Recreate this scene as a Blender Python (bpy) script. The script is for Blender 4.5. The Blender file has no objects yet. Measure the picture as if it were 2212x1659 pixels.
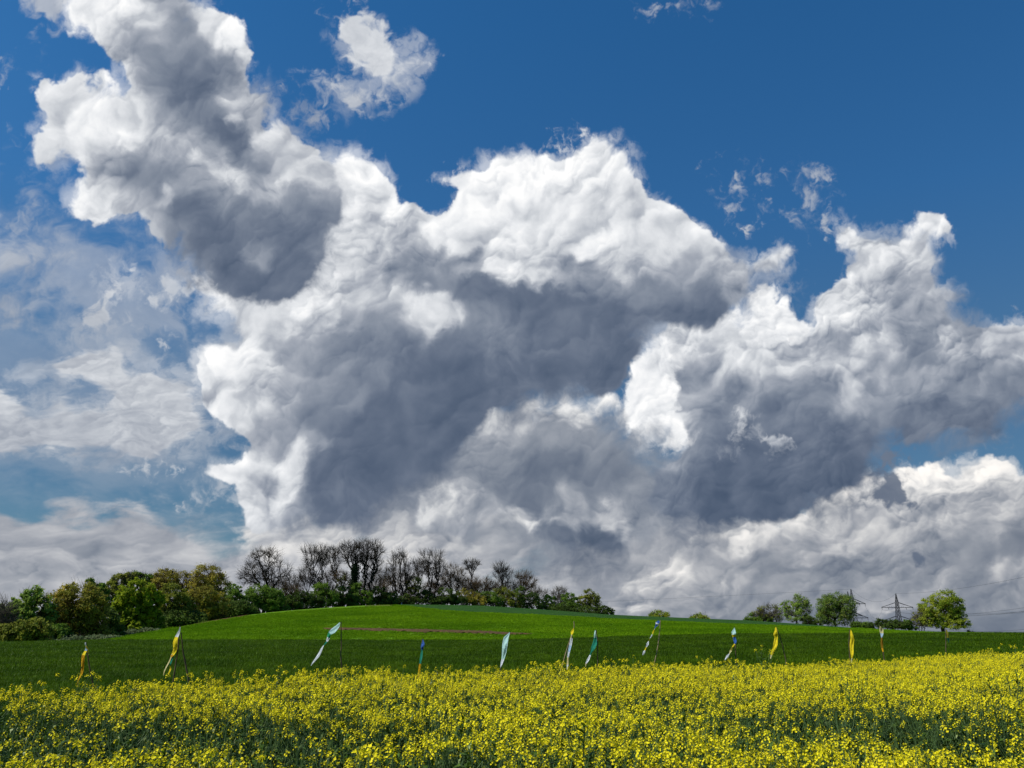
import bpy, math
import numpy as np
from mathutils import Vector
R = math.radians
scene = bpy.context.scene
col = scene.collection

# ------------------------------------------------------------------ camera
EYE = 1.9; PITCH = R(15.9); FPX = 1916.0; CX, CY = 1106.0, 829.5     # sightings are on a 2212 x 1659 chart
cd = bpy.data.cameras.new('camera'); cam = bpy.data.objects.new('camera', cd); col.objects.link(cam)
cam.location = (0, 0, EYE); cam.rotation_euler = (math.pi / 2 + PITCH, 0, 0)
cd.sensor_width = 36; cd.lens = 36 * FPX / 2212; cd.clip_start = .1; cd.clip_end = 20000
scene.camera = cam
scene.view_settings.view_transform = 'Standard'; scene.view_settings.look = 'None'
scene.view_settings.exposure = 0; scene.view_settings.gamma = 1; scene.view_settings.use_curve_mapping = False
scene.cycles.max_bounces = 6; scene.cycles.diffuse_bounces = 3; scene.cycles.glossy_bounces = 2
scene.cycles.transmission_bounces = 3; scene.cycles.transparent_max_bounces = 4

# --------------------------------------------------------------------- sun
SUN_AZ, SUN_EL = R(-104), R(46)          # azimuth from +Y (north of the picture), clockwise; from the left
sl = bpy.data.lights.new('sun', 'SUN'); sl.energy = 4.6; sl.angle = R(.53); sl.color = (1, .955, .88)
so = bpy.data.objects.new('sun', sl); col.objects.link(so)
sd_ = Vector((math.sin(SUN_AZ) * math.cos(SUN_EL), math.cos(SUN_AZ) * math.cos(SUN_EL), math.sin(SUN_EL)))
so.rotation_euler = sd_.to_track_quat('Z', 'Y').to_euler(); so.location = (-40, 10, 60)
import numpy as np
# ---------------------------------------------------------------- cloud chart
_perm = np.random.RandomState(7).permutation(256)
_perm = np.concatenate([_perm, _perm, _perm]).astype(np.int32)
_ga = np.random.RandomState(8).rand(256) * 2 * np.pi
_gx, _gy = np.cos(_ga).astype(np.float32), np.sin(_ga).astype(np.float32)
def perlin(x, y, seed=0):
    xi = np.floor(x).astype(np.int32); yi = np.floor(y).astype(np.int32)
    fx = (x - xi).astype(np.float32); fy = (y - yi).astype(np.float32)
    xi = (xi + seed * 37) & 255; yi = (yi + seed * 91) & 255
    u = fx * fx * fx * (fx * (fx * 6 - 15) + 10); v = fy * fy * fy * (fy * (fy * 6 - 15) + 10)
    def g(ix, iy, dx, dy):
        h = _perm[_perm[ix] + iy]
        return _gx[h] * dx + _gy[h] * dy
    x1 = (xi + 1) & 255; y1 = (yi + 1) & 255
    a = g(xi, yi, fx, fy); b = g(x1, yi, fx - 1, fy); c = g(xi, y1, fx, fy - 1); d = g(x1, y1, fx - 1, fy - 1)
    a = a + u * (b - a); c = c + u * (d - c)
    return (a + v * (c - a)) * 1.5
def fbm(x, y, wl, octs, seed, gain=.5, billow=False):
    o = np.zeros_like(x, dtype=np.float32); a = 1.; t = 0.
    for i in range(octs):
        n = perlin(x / wl + 13.7 * i, y / wl - 7.1 * i, seed + i)
        if billow: n = np.abs(n) * 2 - .5
        o += a * n; t += a; a *= gain; wl *= .48
    return o / t
def smooth(a, b, x):
    t = np.clip((x - a) / (b - a), 0, 1); return t * t * (3 - 2 * t)
def poly_sdf(P, step=6, x0=-500, y0=-500, x1=2720, y1=1600):
    xs = np.arange(x0, x1, step, dtype=np.float32); ys = np.arange(y0, y1, step, dtype=np.float32)
    X, Y = np.meshgrid(xs, ys); d = np.full(X.shape, 1e9, np.float32); ins = np.zeros(X.shape, bool)
    P = np.array(P, np.float32); n = len(P)
    for i in range(n):
        ax, ay = P[i]; bx, by = P[(i + 1) % n]
        ex, ey = bx - ax, by - ay; L = ex * ex + ey * ey + 1e-6
        t = np.clip(((X - ax) * ex + (Y - ay) * ey) / L, 0, 1)
        d = np.minimum(d, (X - ax - t * ex) ** 2 + (Y - ay - t * ey) ** 2)
        if abs(ey) > 1e-6:
            c = ((ay > Y) != (by > Y)) & (X < ex * (Y - ay) / ey + ax); ins ^= c
    d = np.sqrt(d); return np.where(ins, d, -d)
def samp(G, X, Y, step=6, x0=-500, y0=-500):
    u = np.clip((X - x0) / step, 0, G.shape[1] - 1.001); v = np.clip((Y - y0) / step, 0, G.shape[0] - 1.001)
    i = u.astype(np.int32); j = v.astype(np.int32); a = (u - i); b = (v - j)
    return (G[j, i] * (1 - a) + G[j, i + 1] * a) * (1 - b) + (G[j + 1, i] * (1 - a) + G[j + 1, i + 1] * a) * b
def tones(pts, step=12, x0=-500, y0=-500, x1=2720, y1=1600):
    X, Y = np.meshgrid(np.arange(x0, x1, step, dtype=np.float32), np.arange(y0, y1, step, dtype=np.float32))
    W = np.full(X.shape, 1e-9, np.float32); S = np.zeros(X.shape, np.float32)
    for p in pts:
        x, y, t = p[:3]; r = (p[3] if len(p) > 3 else 55) * 1.0
        d2 = ((X - x) ** 2 + (Y - y) ** 2) / (r * r)
        w = np.exp(-d2) * 60 / r * 3 + 2e-3 / (1 + d2) ** 2 * (r / 55.) ** 2; W += w; S += w * t
    return S / W
RAMP_T = np.array([0, 20, 35, 50, 65, 80, 92, 100.]) 
RAMP_C = np.array([[50, 62, 82], [72, 87, 110], [100, 112, 132], [134, 143, 158], [166, 172, 183], [203, 207, 213], [236, 238, 241], [255, 255, 255]], float)
def lin(c): c = c / 255.; return np.where(c < .04045, c / 12.92, ((c + .055) / 1.055) ** 2.4)
_tt = np.linspace(0, 115, 231)
_tab = np.stack([np.interp(_tt, RAMP_T, RAMP_C[:, k]) for k in range(3)], 1)
_tab = lin(_tab) * np.where(_tt > 100, 1 + (_tt - 100) * .01, 1)[:, None]

def lobes(x, y, R, seed, k=7.):
    """rounded cauliflower lobes: how far each texel lies towards the light on its lobe, and the lobe height"""
    u = x / R; v = y / R; iu = np.floor(u).astype(np.int32); iv = np.floor(v).astype(np.int32)
    S = np.zeros_like(u); W = np.full_like(u, 1e-6); Hh = np.zeros_like(u)
    for a in (-1, 0, 1):
        for b in (-1, 0, 1):
            h = _perm[_perm[(iu + a + seed * 17) & 255] + ((iv + b + seed * 53) & 255)]
            dx = u - (iu + a + .5 + .42 * _gx[h]); dy = v - (iv + b + .5 + .42 * _gy[h]); d2 = dx * dx + dy * dy
            w = np.exp(-k * d2); S += w * (-.50 * dx - .86 * dy); Hh += w * (1 - d2); W += w
    return S / W * 1.6, Hh / W - .75
# layers, back to front.  edge: fray amplitude px, soft: fade width px, wl: billow wavelength px, sy: vertical squeeze of the noise
LAYERS = [
 dict(n='stratus', edge=34, soft=80, wl=230, sy=2.8, rel=34, warp=54, dt=3, hue=(1.04, 1., .96), op=.97, bil=.3, poly=[(-520,1075),(0,1090),(60,1102),(130,1088),(330,1098),(480,1108),(520,1128),(700,1130),(860,1150),(1200,1150),(1600,1120),(1750,1080),(2730,1080),(2730,1590),(-520,1590)],
  pts=[(0,1130,60,60),(100,1110,66,40),(200,1130,60,60),(330,1120,66,50),(120,1170,58,60),(60,1230,56,70),(250,1200,60,60),(400,1180,67,60),(500,1190,68,70),(380,1240,64,60),(620,1160,76,50),(700,1200,68,60),(850,1170,70,50),(930,1230,64,60),(1000,1190,62,40),(1150,1230,62,60),(1300,1230,56,50),(1350,1300,58,60),(1150,1300,60,70),(950,1300,66,70),(700,1290,68,90),(300,1310,66,90),(1400,1340,48,60),(1500,1330,44,60),(1700,1330,42,60),(1900,1320,40,60),(2100,1320,40,60),(2200,1290,38,60),(1600,1290,40,40),(1800,1290,44,40),(2000,1300,40,40)]),
 dict(n='lowfill', edge=30, soft=60, wl=110, sy=1.6, rel=17, warp=40, op=.97, bil=.5, dt=4, hue=(1.04, 1., .95), poly=[(520,1060),(700,1000),(1000,940),(1300,940),(1500,1040),(1700,1120),(1640,1180),(1480,1290),(1200,1290),(1000,1260),(700,1230),(500,1180)],
  pts=[(600,1150,74,50),(720,1165,72,40),(800,1140,62,40),(840,1160,80,30),(1000,1190,64,40),(1150,1215,58,40),(1300,1210,54,40),(1380,1200,58,30),(1420,1230,64,30),(1480,1180,60,30),(1560,1170,66,30),(900,1200,72,30),(900,1080,42,50),(840,1110,50,40),(1200,1100,40,60),(1100,1250,62,40)]),
 dict(n='bank', edge=20, soft=42, wl=110, sy=2.4, rel=13, warp=34, op=.95, bil=.35, poly=[(-520,820),(0,838),(70,845),(165,862),(215,858),(190,830),(140,828),(90,815),(30,822),(70,790),(130,772),(200,758),(295,748),(270,775),(370,775),(350,800),(412,800),(440,880),(480,930),(560,925),(540,945),(450,960),(380,985),(300,1000),(200,1008),(100,985),(0,990),(-520,1000)],
  pts=[(0,860,86,45),(60,870,82,40),(130,880,80,35),(200,870,78,30),(290,860,80,35),(230,800,78,40),(120,800,74,40),(340,820,80,35),(60,920,62,40),(170,905,66,40),(280,890,66,25),(380,880,80,40),(0,940,70,40),(130,955,74,40),(230,940,80,30),(320,930,72,40),(430,930,76,40),(50,985,64,40),(200,990,62,40),(330,975,66,40),(500,930,70,30)]),
 dict(n='veil', edge=60, soft=190, wl=140, sy=1.3, rel=7, warp=60, op=.8, bil=0, poly=[(-520,400),(40,470),(110,510),(160,580),(130,650),(60,700),(-520,760)],
  pts=[(0,520,80,80),(80,560,70,80),(40,650,66,60),(20,700,60,60)]),
 dict(n='veil3', edge=70, soft=260, wl=260, sy=1.8, rel=6, warp=70, op=.26, bil=0, poly=[(-520,420),(120,440),(420,520),(540,700),(560,1000),(540,1100),(-520,1100)],
  pts=[(100,600,74,80),(300,700,74,80),(200,900,72,80),(400,1000,72,80)]),
 dict(n='veil2', edge=70, soft=160, wl=120, sy=1.2, rel=7, warp=60, op=.42, bil=0, poly=[(60,420),(300,470),(420,560),(430,680),(400,760),(240,800),(60,760),(60,560)],
  pts=[(200,560,74,80),(200,700,72,80)]),
 dict(n='topleftwisp', edge=34, soft=70, wl=90, sy=1, rel=8, warp=40, op=.8, bil=.1, poly=[(20,-60),(200,-80),(180,20),(140,62),(100,68),(60,60),(35,30)],
  pts=[(60,10,76,50),(110,45,72,50)]),
 dict(n='wispstreak', edge=24, soft=46, wl=60, sy=1, rel=8, warp=26, op=.85, bil=.1, poly=[(240,590),(290,578),(285,610),(265,655),(235,668),(250,700),(210,730),(150,735),(160,710),(195,672),(215,650),(212,625)],
  pts=[(260,600,86,40),(240,640,84,30),(190,710,72,40)]),
 dict(n='wispstreak2', edge=24, soft=46, wl=50, sy=1, rel=8, warp=26, op=.7, bil=.1, poly=[(310,640),(350,625),(370,600),(430,600),(420,650),(360,655)],
  pts=[(360,635,82,60)]),
 dict(n='farcumulus', edge=13, soft=12, wl=110, sy=1.25, rel=24, warp=20, dt=2, hue=(1.04, 1., .95), op=.98, bil=.8, poly=[(1290,1325),(1330,1285),(1345,1262),(1400,1240),(1440,1222),(1480,1175),(1500,1155),(1560,1152),(1600,1138),(1640,1127),(1700,1135),(1727,1110),(1756,1095),(1765,1070),(1800,1052),(1850,1035),(1888,1020),(1900,1030),(1960,1012),(2010,1000),(2060,1005),(2100,985),(2135,980),(2165,995),(2190,1000),(2200,1016),(2260,1020),(2400,1000),(2720,1010),(2720,1310),(2212,1310),(2000,1330),(1800,1325),(1600,1335),(1400,1330)],
  pts=[(2000,1015,99,30),(2060,1015,100,30),(2120,1000,100,35),(2170,1010,97,25),(2030,1040,93,25),(1960,1025,96,20),(1840,1050,98,25),(1880,1030,97,20),(1780,1080,94,25),(1800,1110,82,30),(1730,1125,86,25),(1640,1145,80,30),(1590,1150,76,30),(1700,1160,72,30),(1770,1150,70,35),(1850,1120,74,35),(1930,1110,72,35),(2010,1080,64,35),(2100,1060,60,30),(2170,1040,72,25),(2180,1080,62,35),(2090,1110,66,30),(2160,1120,74,30),(2010,1130,58,35),(1930,1150,62,30),(1850,1165,60,30),(1750,1200,54,30),(1660,1200,48,30),(1580,1180,66,35),(1530,1170,66,30),(1480,1190,64,30),(2100,1160,56,35),(2200,1150,48,35),(2000,1180,54,30),(2100,1195,36,24),(2190,1170,34,24),(2030,1200,34,22),(1900,1195,56,30),(1780,1170,66,24),(1780,1218,46,24),(1740,1205,76,14),(1640,1165,76,20),(1550,1220,46,35),(1440,1240,80,24),(1465,1225,84,16),(1410,1260,76,25),(1370,1275,66,25),(1545,1250,80,22),(1600,1245,66,24),(1480,1270,66,20),(1430,1290,56,25),(1550,1290,50,30),(1680,1240,48,30),(1700,1270,54,24),(1820,1240,38,28),(1880,1230,44,30),(1960,1240,52,30),(2060,1230,56,30),(2160,1235,70,20),(2200,1215,60,24),(2100,1255,44,30),(1900,1275,58,30),(1780,1280,50,30),(2000,1280,54,30),(2180,1280,46,30),(1620,1290,46,40)]),
 dict(n='brightback', edge=22, soft=30, wl=80, sy=1, rel=20, warp=18, op=1, bil=.7, poly=[(1360,790),(1400,700),(1500,660),(1600,650),(1640,618),(1668,615),(1685,645),(1700,665),(1720,675),(1750,684),(1800,760),(1760,860),(1560,985),(1440,985),(1375,960),(1330,900),(1335,850)],
  pts=[(1650,635,96,25),(1680,670,99,30),(1620,700,96,30),(1720,700,96,25),(1640,740,90,30),(1570,740,84,30),(1500,720,78,30),(1420,760,92,40),(1400,830,100,50),(1440,880,100,45),(1380,880,97,40),(1420,940,98,30),(1480,800,90,30),(1520,860,74,40),(1600,800,76,40)]),
 dict(n='lowcentre', edge=26, soft=50, wl=100, sy=1, rel=24, warp=26, dt=5, hue=(1.02, 1., .97), op=1, bil=.5, poly=[(1020,860),(1130,840),(1200,830),(1330,832),(1350,872),(1385,935),(1430,985),(1500,990),(1520,1150),(1430,1150),(1410,1180),(1340,1188),(1230,1203),(1150,1190),(1090,1165),(980,1160),(905,1150),(870,1110),(840,1060),(960,960)],
  pts=[(1060,905,66,22),(1110,900,62,24),(1090,940,56,24),(1180,870,78,26),(1250,860,80,28),(1310,860,93,26),(1230,890,86,18),(1330,900,66,24),(1290,910,52,24),(1200,930,48,30),(1300,960,42,35),(1130,960,46,30),(1380,980,42,30),(1040,970,48,30),(970,1010,44,24),(1000,1040,42,28),(900,1080,46,30),(1100,1010,36,40),(1220,1010,30,40),(1330,1020,32,40),(1420,1040,46,30),(960,1070,66,20),(1010,1075,70,20),(920,1105,84,20),(950,1110,74,20),(1000,1120,60,24),(1060,1100,52,24),(1080,1060,36,28),(1160,1080,30,28),(1240,1080,62,24),(1190,1110,62,18),(1140,1130,84,16),(1100,1125,74,18),(1290,1060,40,24),(1330,1110,64,26),(1320,1140,70,16),(1370,1090,46,24),(1240,1130,56,18),(1200,1160,28,28),(1260,1175,20,30),(1160,1170,34,20),(1030,1160,40,20),(960,1150,56,22),(1100,1150,48,20),(1400,1130,44,26),(1440,1100,42,30)]),
 dict(n='right', edge=16, soft=16, wl=95, sy=1, rel=24, warp=17, op=1, bil=.65, poly=[(1815,490),(1822,470),(1842,474),(1860,492),(1900,500),(1970,490),(1988,470),(2040,470),(2068,495),(2060,512),(2040,530),(2022,590),(2035,615),(2060,610),(2086,636),(2072,660),(2100,692),(2140,702),(2180,685),(2240,690),(2400,640),(2600,700),(2600,860),(2400,850),(2212,880),(2160,922),(2110,952),(2050,945),(1990,955),(1930,950),(1890,985),(1850,1060),(1790,1090),(1740,1108),(1650,1126),(1570,1138),(1520,1150),(1450,1130),(1400,1080),(1420,1020),(1480,960),(1470,880),(1440,800),(1470,760),(1560,740),(1640,760),(1720,720),(1750,680),(1760,645),(1790,620),(1818,585),(1832,550),(1815,530)],
  pts=[(1830,485,86,20),(1850,520,84,30),(1920,510,82,30),(1960,530,84,25),(2010,490,88,25),(2050,490,86,20),(1910,555,76,25),(1970,550,88,20),(2000,550,78,25),(1860,560,72,24),(1870,590,74,30),(1940,590,62,30),(2000,600,62,30),(1840,620,84,30),(1810,660,86,30),(1850,670,80,30),(1910,640,66,30),(1960,650,56,30),(1900,700,60,30),(1800,700,84,26),(1770,700,82,20),(2050,640,66,24),(2030,670,58,24),(2080,680,46,24),(1960,710,52,30),(2010,700,56,30),(1960,690,66,20),(1860,745,80,16),(1810,740,56,24),(1910,740,74,18),(1920,780,64,30),(1990,750,40,24),(2000,770,34,22),(2050,720,70,22),(2030,740,72,20),(2070,760,66,24),(2120,720,56,20),(2180,710,78,26),(2140,740,74,24),(2190,760,68,26),(2120,790,54,26),(2200,820,48,30),(2170,870,38,35),(2120,900,34,35),(2040,910,34,35),(1980,900,32,35),(2110,840,44,30),(2050,830,48,26),(2040,800,60,24),(1990,820,58,26),(1950,830,60,24),(1980,850,44,24),(1830,780,74,20),(1850,840,74,18),(1850,870,70,18),(1810,880,56,18),(1890,870,50,24),(1700,780,72,30),(1640,790,70,30),(1580,770,80,28),(1540,800,64,28),(1560,850,50,30),(1500,840,62,24),(1620,850,56,28),(1700,840,56,30),(1760,800,66,26),(1760,860,42,30),(1680,890,36,30),(1580,910,34,40),(1540,950,34,35),(1480,920,70,24),(1500,960,50,26),(1470,1000,56,24),(1700,950,28,45),(1800,930,30,45),(1890,930,34,35),(1620,1000,24,45),(1740,1020,22,45),(1830,1010,26,40),(1560,1060,20,50),(1660,1080,18,50),(1760,1070,20,40),(1500,1040,34,35),(1440,1070,38,30),(1520,1110,20,35),(1600,1115,20,40),(1470,1110,30,25),(1870,960,34,25)]),
 dict(n='centre', edge=17, soft=14, wl=130, sy=1, rel=24, warp=18, op=1, bil=.65, poly=[(660,480),(715,330),(745,308),(770,312),(800,325),(830,365),(850,400),(858,430),(890,440),(940,458),(965,440),(985,410),(960,388),(1000,368),(1050,362),(1055,337),(1110,332),(1160,330),(1200,340),(1245,335),(1265,297),(1300,290),(1325,298),(1335,320),(1355,325),(1375,368),(1398,392),(1415,430),(1440,440),(1500,480),(1540,500),(1570,530),(1580,552),(1620,545),(1655,538),(1690,522),(1718,535),(1712,560),(1695,590),(1650,600),(1640,632),(1600,665),(1560,695),(1530,712),(1470,700),(1420,712),(1392,735),(1365,790),(1368,805),(1340,830),(1300,842),(1200,850),(1130,868),(1060,895),(1040,930),(1000,962),(950,1010),(900,1060),(830,1108),(750,1138),(650,1145),(530,1145),(510,1100),(500,1050),(440,1020),(450,1000),(500,1000),(540,960),(530,940),(440,880),(410,800),(430,745),(490,722),(485,700),(430,680),(445,640),(400,600),(600,500)],
  pts=[(745,335,100,35),(790,360,99,35),(820,400,96,25),(760,420,94,30),(820,430,95,25),(860,450,96,25),(770,470,84,30),(840,500,70,28),(790,530,74,30),(720,540,80,25),(710,600,84,25),(760,590,76,24),(880,480,80,24),(900,520,64,22),(940,480,97,25),(1000,400,98,30),(1010,470,97,35),(1060,420,82,15),(1050,380,98,30),(1110,370,99,30),(1180,370,99,35),(1260,360,99,35),(1300,320,99,30),(1340,360,95,25),(1100,430,99,30),(1180,430,92,30),(1250,430,84,30),(1310,400,84,25),(1290,440,78,25),(1340,430,90,20),(1330,470,92,25),(1380,450,80,24),(1400,490,84,28),(1270,465,92,20),(1200,480,86,25),(1120,490,90,28),(1050,500,92,28),(990,510,97,28),(1080,540,82,24),(1160,530,84,30),(1240,520,88,30),(1330,530,88,30),(1420,530,86,28),(1480,510,86,28),(1530,540,80,24),(1500,570,70,24),(1560,580,64,20),(1620,570,80,24),(1680,545,84,24),(1660,580,66,22),(1600,610,66,24),(1580,640,56,20),(1540,610,54,20),(1460,590,62,24),(1390,580,72,26),(1330,570,78,22),(1170,570,86,20),(1110,580,90,18),(1100,600,86,16),(1190,590,74,18),(1240,600,56,22),(1300,610,50,25),(1400,630,40,28),(1460,640,42,24),(1520,650,36,24),(1530,690,24,24),(1010,570,62,20),(950,570,56,24),(890,580,50,24),(870,540,62,22),(900,620,32,24),(960,610,38,22),(1020,630,30,24),(1080,640,32,28),(860,600,54,18),(900,660,78,18),(940,655,87,22),(980,670,80,22),(920,690,88,20),(870,640,70,15),(900,720,64,20),(840,670,62,22),(800,640,70,24),(740,640,76,24),(680,650,92,24),(650,660,95,20),(700,690,88,22),(760,690,60,22),(830,710,52,24),(1040,690,44,28),(1120,680,36,30),(1200,680,32,35),(1300,690,28,35),(1400,690,32,28),(1460,690,28,24),(1180,740,28,40),(1280,740,28,40),(1350,770,26,30),(1080,750,34,35),(980,740,38,30),(720,740,40,24),(670,720,60,24),(780,740,44,24),(870,760,36,35),(1200,800,26,40),(1290,800,24,35),(1100,820,24,40),(1000,800,28,40),(900,830,28,40),(1030,870,22,35),(950,900,22,45),(840,880,30,35),(800,800,42,35),(720,780,52,30),(660,780,62,28),(740,850,44,30),(680,850,48,28),(620,830,66,26),(880,960,22,45),(940,960,26,30),(780,940,30,35),(710,920,44,28),(820,1020,24,45),(740,1020,26,40),(880,1030,30,25),(700,1080,26,35),(780,1090,26,35),(680,1000,36,24),(690,950,62,15),(650,970,88,20),(630,1010,92,22),(620,1050,88,20),(640,920,56,22),(600,900,62,24),(580,860,74,24),(560,800,80,24),(520,760,94,28),(460,760,95,24),(480,800,97,28),(430,800,92,24),(530,820,92,22),(480,850,80,24),(540,860,70,20),(470,900,90,20),(520,900,82,22),(570,940,60,24),(600,970,62,20),(560,1010,84,22),(500,1020,90,22),(460,1020,88,18),(580,1060,70,22),(540,1070,74,22),(530,1120,84,24),(600,1110,78,24),(640,1100,60,20),(650,1130,40,20),(720,1125,34,24),(460,660,93,22),(510,670,92,24),(570,670,84,22),(540,700,84,20),(600,700,80,22),(640,710,68,18),(620,760,62,20),(590,730,72,18)]),
 dict(n='upperleft', edge=24, soft=22, wl=120, sy=1, rel=20, warp=24, op=1, bil=.5, poly=[(120,-480),(150,-60),(140,0),(145,50),(180,85),(200,105),(235,130),(262,165),(276,195),(250,172),(200,165),(165,155),(140,168),(125,178),(110,150),(75,162),(78,200),(92,240),(98,260),(80,310),(76,350),(110,368),(142,352),(168,378),(150,400),(138,440),(170,455),(205,482),(250,462),(305,472),(318,510),(350,530),(372,590),(400,622),(470,642),(560,652),(640,642),(672,600),(690,560),(705,500),(742,450),(735,410),(715,360),(690,315),(650,300),(630,270),(590,265),(590,225),(560,185),(540,150),(547,110),(530,75),(500,45),(480,28),(440,8),(420,-60),(400,-480)],
  pts=[(180,20,88,26),(220,10,99,35),(280,10,95,30),(330,40,86,28),(240,60,84,24),(310,60,70,24),(350,10,62,24),(380,50,50,24),(410,20,66,24),(440,30,92,18),(450,60,90,20),(500,80,88,22),(520,60,92,18),(540,110,92,22),(530,140,86,20),(490,110,62,20),(480,150,46,25),(500,180,54,22),(430,100,52,24),(380,100,50,28),(300,100,56,28),(330,90,66,18),(240,110,74,24),(270,140,68,22),(320,150,44,28),(370,170,32,30),(420,160,34,28),(440,200,26,28),(380,210,34,28),(320,200,52,24),(300,170,62,20),(440,240,38,28),(490,230,48,22),(520,210,66,22),(560,200,62,24),(560,240,66,22),(510,245,86,12),(500,220,82,12),(470,280,28,26),(510,300,28,24),(530,340,34,24),(410,260,46,26),(360,250,62,24),(310,240,84,26),(300,200,80,18),(250,190,95,28),(200,195,92,28),(150,190,90,26),(100,180,84,24),(110,220,84,24),(150,240,82,26),(200,240,88,26),(250,240,90,26),(110,290,88,26),(160,290,84,24),(210,290,84,24),(260,280,94,24),(300,290,92,22),(340,300,66,22),(250,320,66,24),(290,330,50,24),(90,340,84,20),(150,340,86,24),(170,330,90,20),(200,350,74,24),(240,360,58,24),(280,370,44,26),(330,370,40,26),(370,380,36,26),(340,400,34,22),(300,390,42,22),(350,340,60,24),(400,340,62,24),(370,300,78,22),(400,310,72,22),(430,300,66,24),(430,350,80,22),(470,370,84,22),(520,400,84,20),(480,330,66,20),(450,310,56,22),(560,300,72,24),(550,330,60,22),(600,300,84,24),(640,300,72,24),(600,340,70,22),(640,340,78,24),(680,340,74,22),(650,380,80,24),(700,390,72,22),(710,430,50,20),(600,390,78,22),(560,380,58,22),(550,420,62,22),(620,420,50,22),(650,440,40,24),(700,460,36,22),(430,400,60,24),(400,390,56,24),(470,430,56,24),(510,460,44,24),(160,400,84,22),(190,380,82,24),(220,400,80,24),(180,440,84,24),(220,450,80,22),(260,440,66,24),(280,430,64,22),(320,420,62,24),(300,460,68,22),(350,430,68,20),(370,420,78,14),(360,470,52,24),(400,460,36,28),(450,480,30,30),(340,500,66,22),(380,510,52,24),(430,530,34,30),(500,520,30,30),(560,480,36,28),(570,540,30,30),(640,490,32,30),(640,550,28,28),(680,530,36,22),(540,540,58,14),(560,555,56,14),(500,580,26,30),(560,610,28,26),(440,590,38,26),(400,570,60,20),(620,610,30,24),(480,630,36,20),(390,610,62,16),(650,585,30,20)]),
 dict(n='smalltop', edge=26, soft=44, wl=90, sy=1, rel=9, warp=26, op=.96, bil=.15, poly=[(728,75),(745,52),(775,45),(800,40),(822,48),(858,72),(880,88),(905,88),(932,125),(928,160),(898,175),(886,200),(858,215),(842,210),(800,215),(790,230),(760,225),(735,205),(756,170),(765,140),(748,110)],
  pts=[(740,65,84,24),(780,75,82,28),(800,110,82,28),(770,120,80,22),(830,130,84,28),(860,120,84,26),(900,130,85,24),(820,170,85,26),(850,190,78,24),(790,180,84,24),(770,200,76,24),(900,160,80,22)]),
 dict(n='smalltopwing', edge=30, soft=56, wl=60, sy=1, rel=8, warp=30, op=.82, bil=.1, poly=[(668,168),(690,155),(720,170),(745,185),(790,190),(830,210),(800,232),(770,252),(740,225),(700,240),(680,215),(688,195)],
  pts=[(680,175,84,24),(700,210,76,24),(760,220,76,24)]),
 dict(n='linkwisp', edge=44, soft=80, wl=60, sy=1, rel=6, warp=34, op=.6, bil=0, poly=[(570,190),(600,200),(640,215),(700,205),(720,240),(650,260),(600,270),(575,250)],
  pts=[(600,230,66,40),(680,240,66,40)]),
 dict(n='topwisp', edge=36, soft=60, wl=50, sy=1, rel=6, warp=30, op=.6, bil=0, poly=[(700,35),(730,25),(760,0),(810,-30),(800,15),(770,38),(720,50)],
  pts=[(770,15,78,40)]),
]
for _i, _w in enumerate([  # loose shreds: x, y, rx, ry, rotation deg, opacity, tone
  (1560,385,40,13,20,.6,72),(1590,408,14,26,-15,.7,74),(1610,455,38,17,10,.62,74),(1628,372,30,10,35,.45,70),(1612,500,13,8,0,.8,74),(1755,430,34,62,-20,.62,72),(1785,480,12,34,-15,.72,74),(1770,385,26,9,-40,.6,72),(1700,375,40,8,-25,.32,70),
  (1215,318,34,16,20,.75,88),(1260,306,16,18,0,.8,90),(985,380,34,14,-15,.8,92),(1410,22,28,9,25,.6,74),(1500,8,50,9,-12,.5,72),(55,292,9,10,0,.6,72),(2,150,10,34,0,.6,74),(370,741,34,10,-4,.75,80),(300,1022,32,15,-20,.72,78),(370,1008,26,11,-12,.72,80),(405,1085,34,16,0,.75,74),(470,1050,40,34,30,.5,78),(250,690,50,12,10,.4,74),(60,470,50,20,-30,.35,70),
  (2150,950,34,10,-25,.4,52),(1700,620,22,26,20,.4,66),(1705,580,10,18,0,.5,70),(330,640,30,12,30,.55,78),(2212,680,14,10,0,.7,70),(640,240,70,26,20,.35,62),(690,262,30,20,10,.45,68),(420,640,34,24,20,.55,74)]):
    x, y, rx, ry, r, op, tn = _w; r = np.radians(r)
    P = [(x + rx * np.cos(t) * np.cos(r) - ry * np.sin(t) * np.sin(r), y + rx * np.cos(t) * np.sin(r) + ry * np.sin(t) * np.cos(r)) for t in np.linspace(0, 2 * np.pi, 14)[:-1]]
    m = min(rx, ry)
    LAYERS.append(dict(n='shred', edge=min(44, 14 + m * 1.1), soft=26 + m * 1.7, wl=34 + m * .8, sy=1, rel=7, warp=18, op=op, bil=0, poly=P, pts=[(x, y, tn, 60)]))
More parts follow.
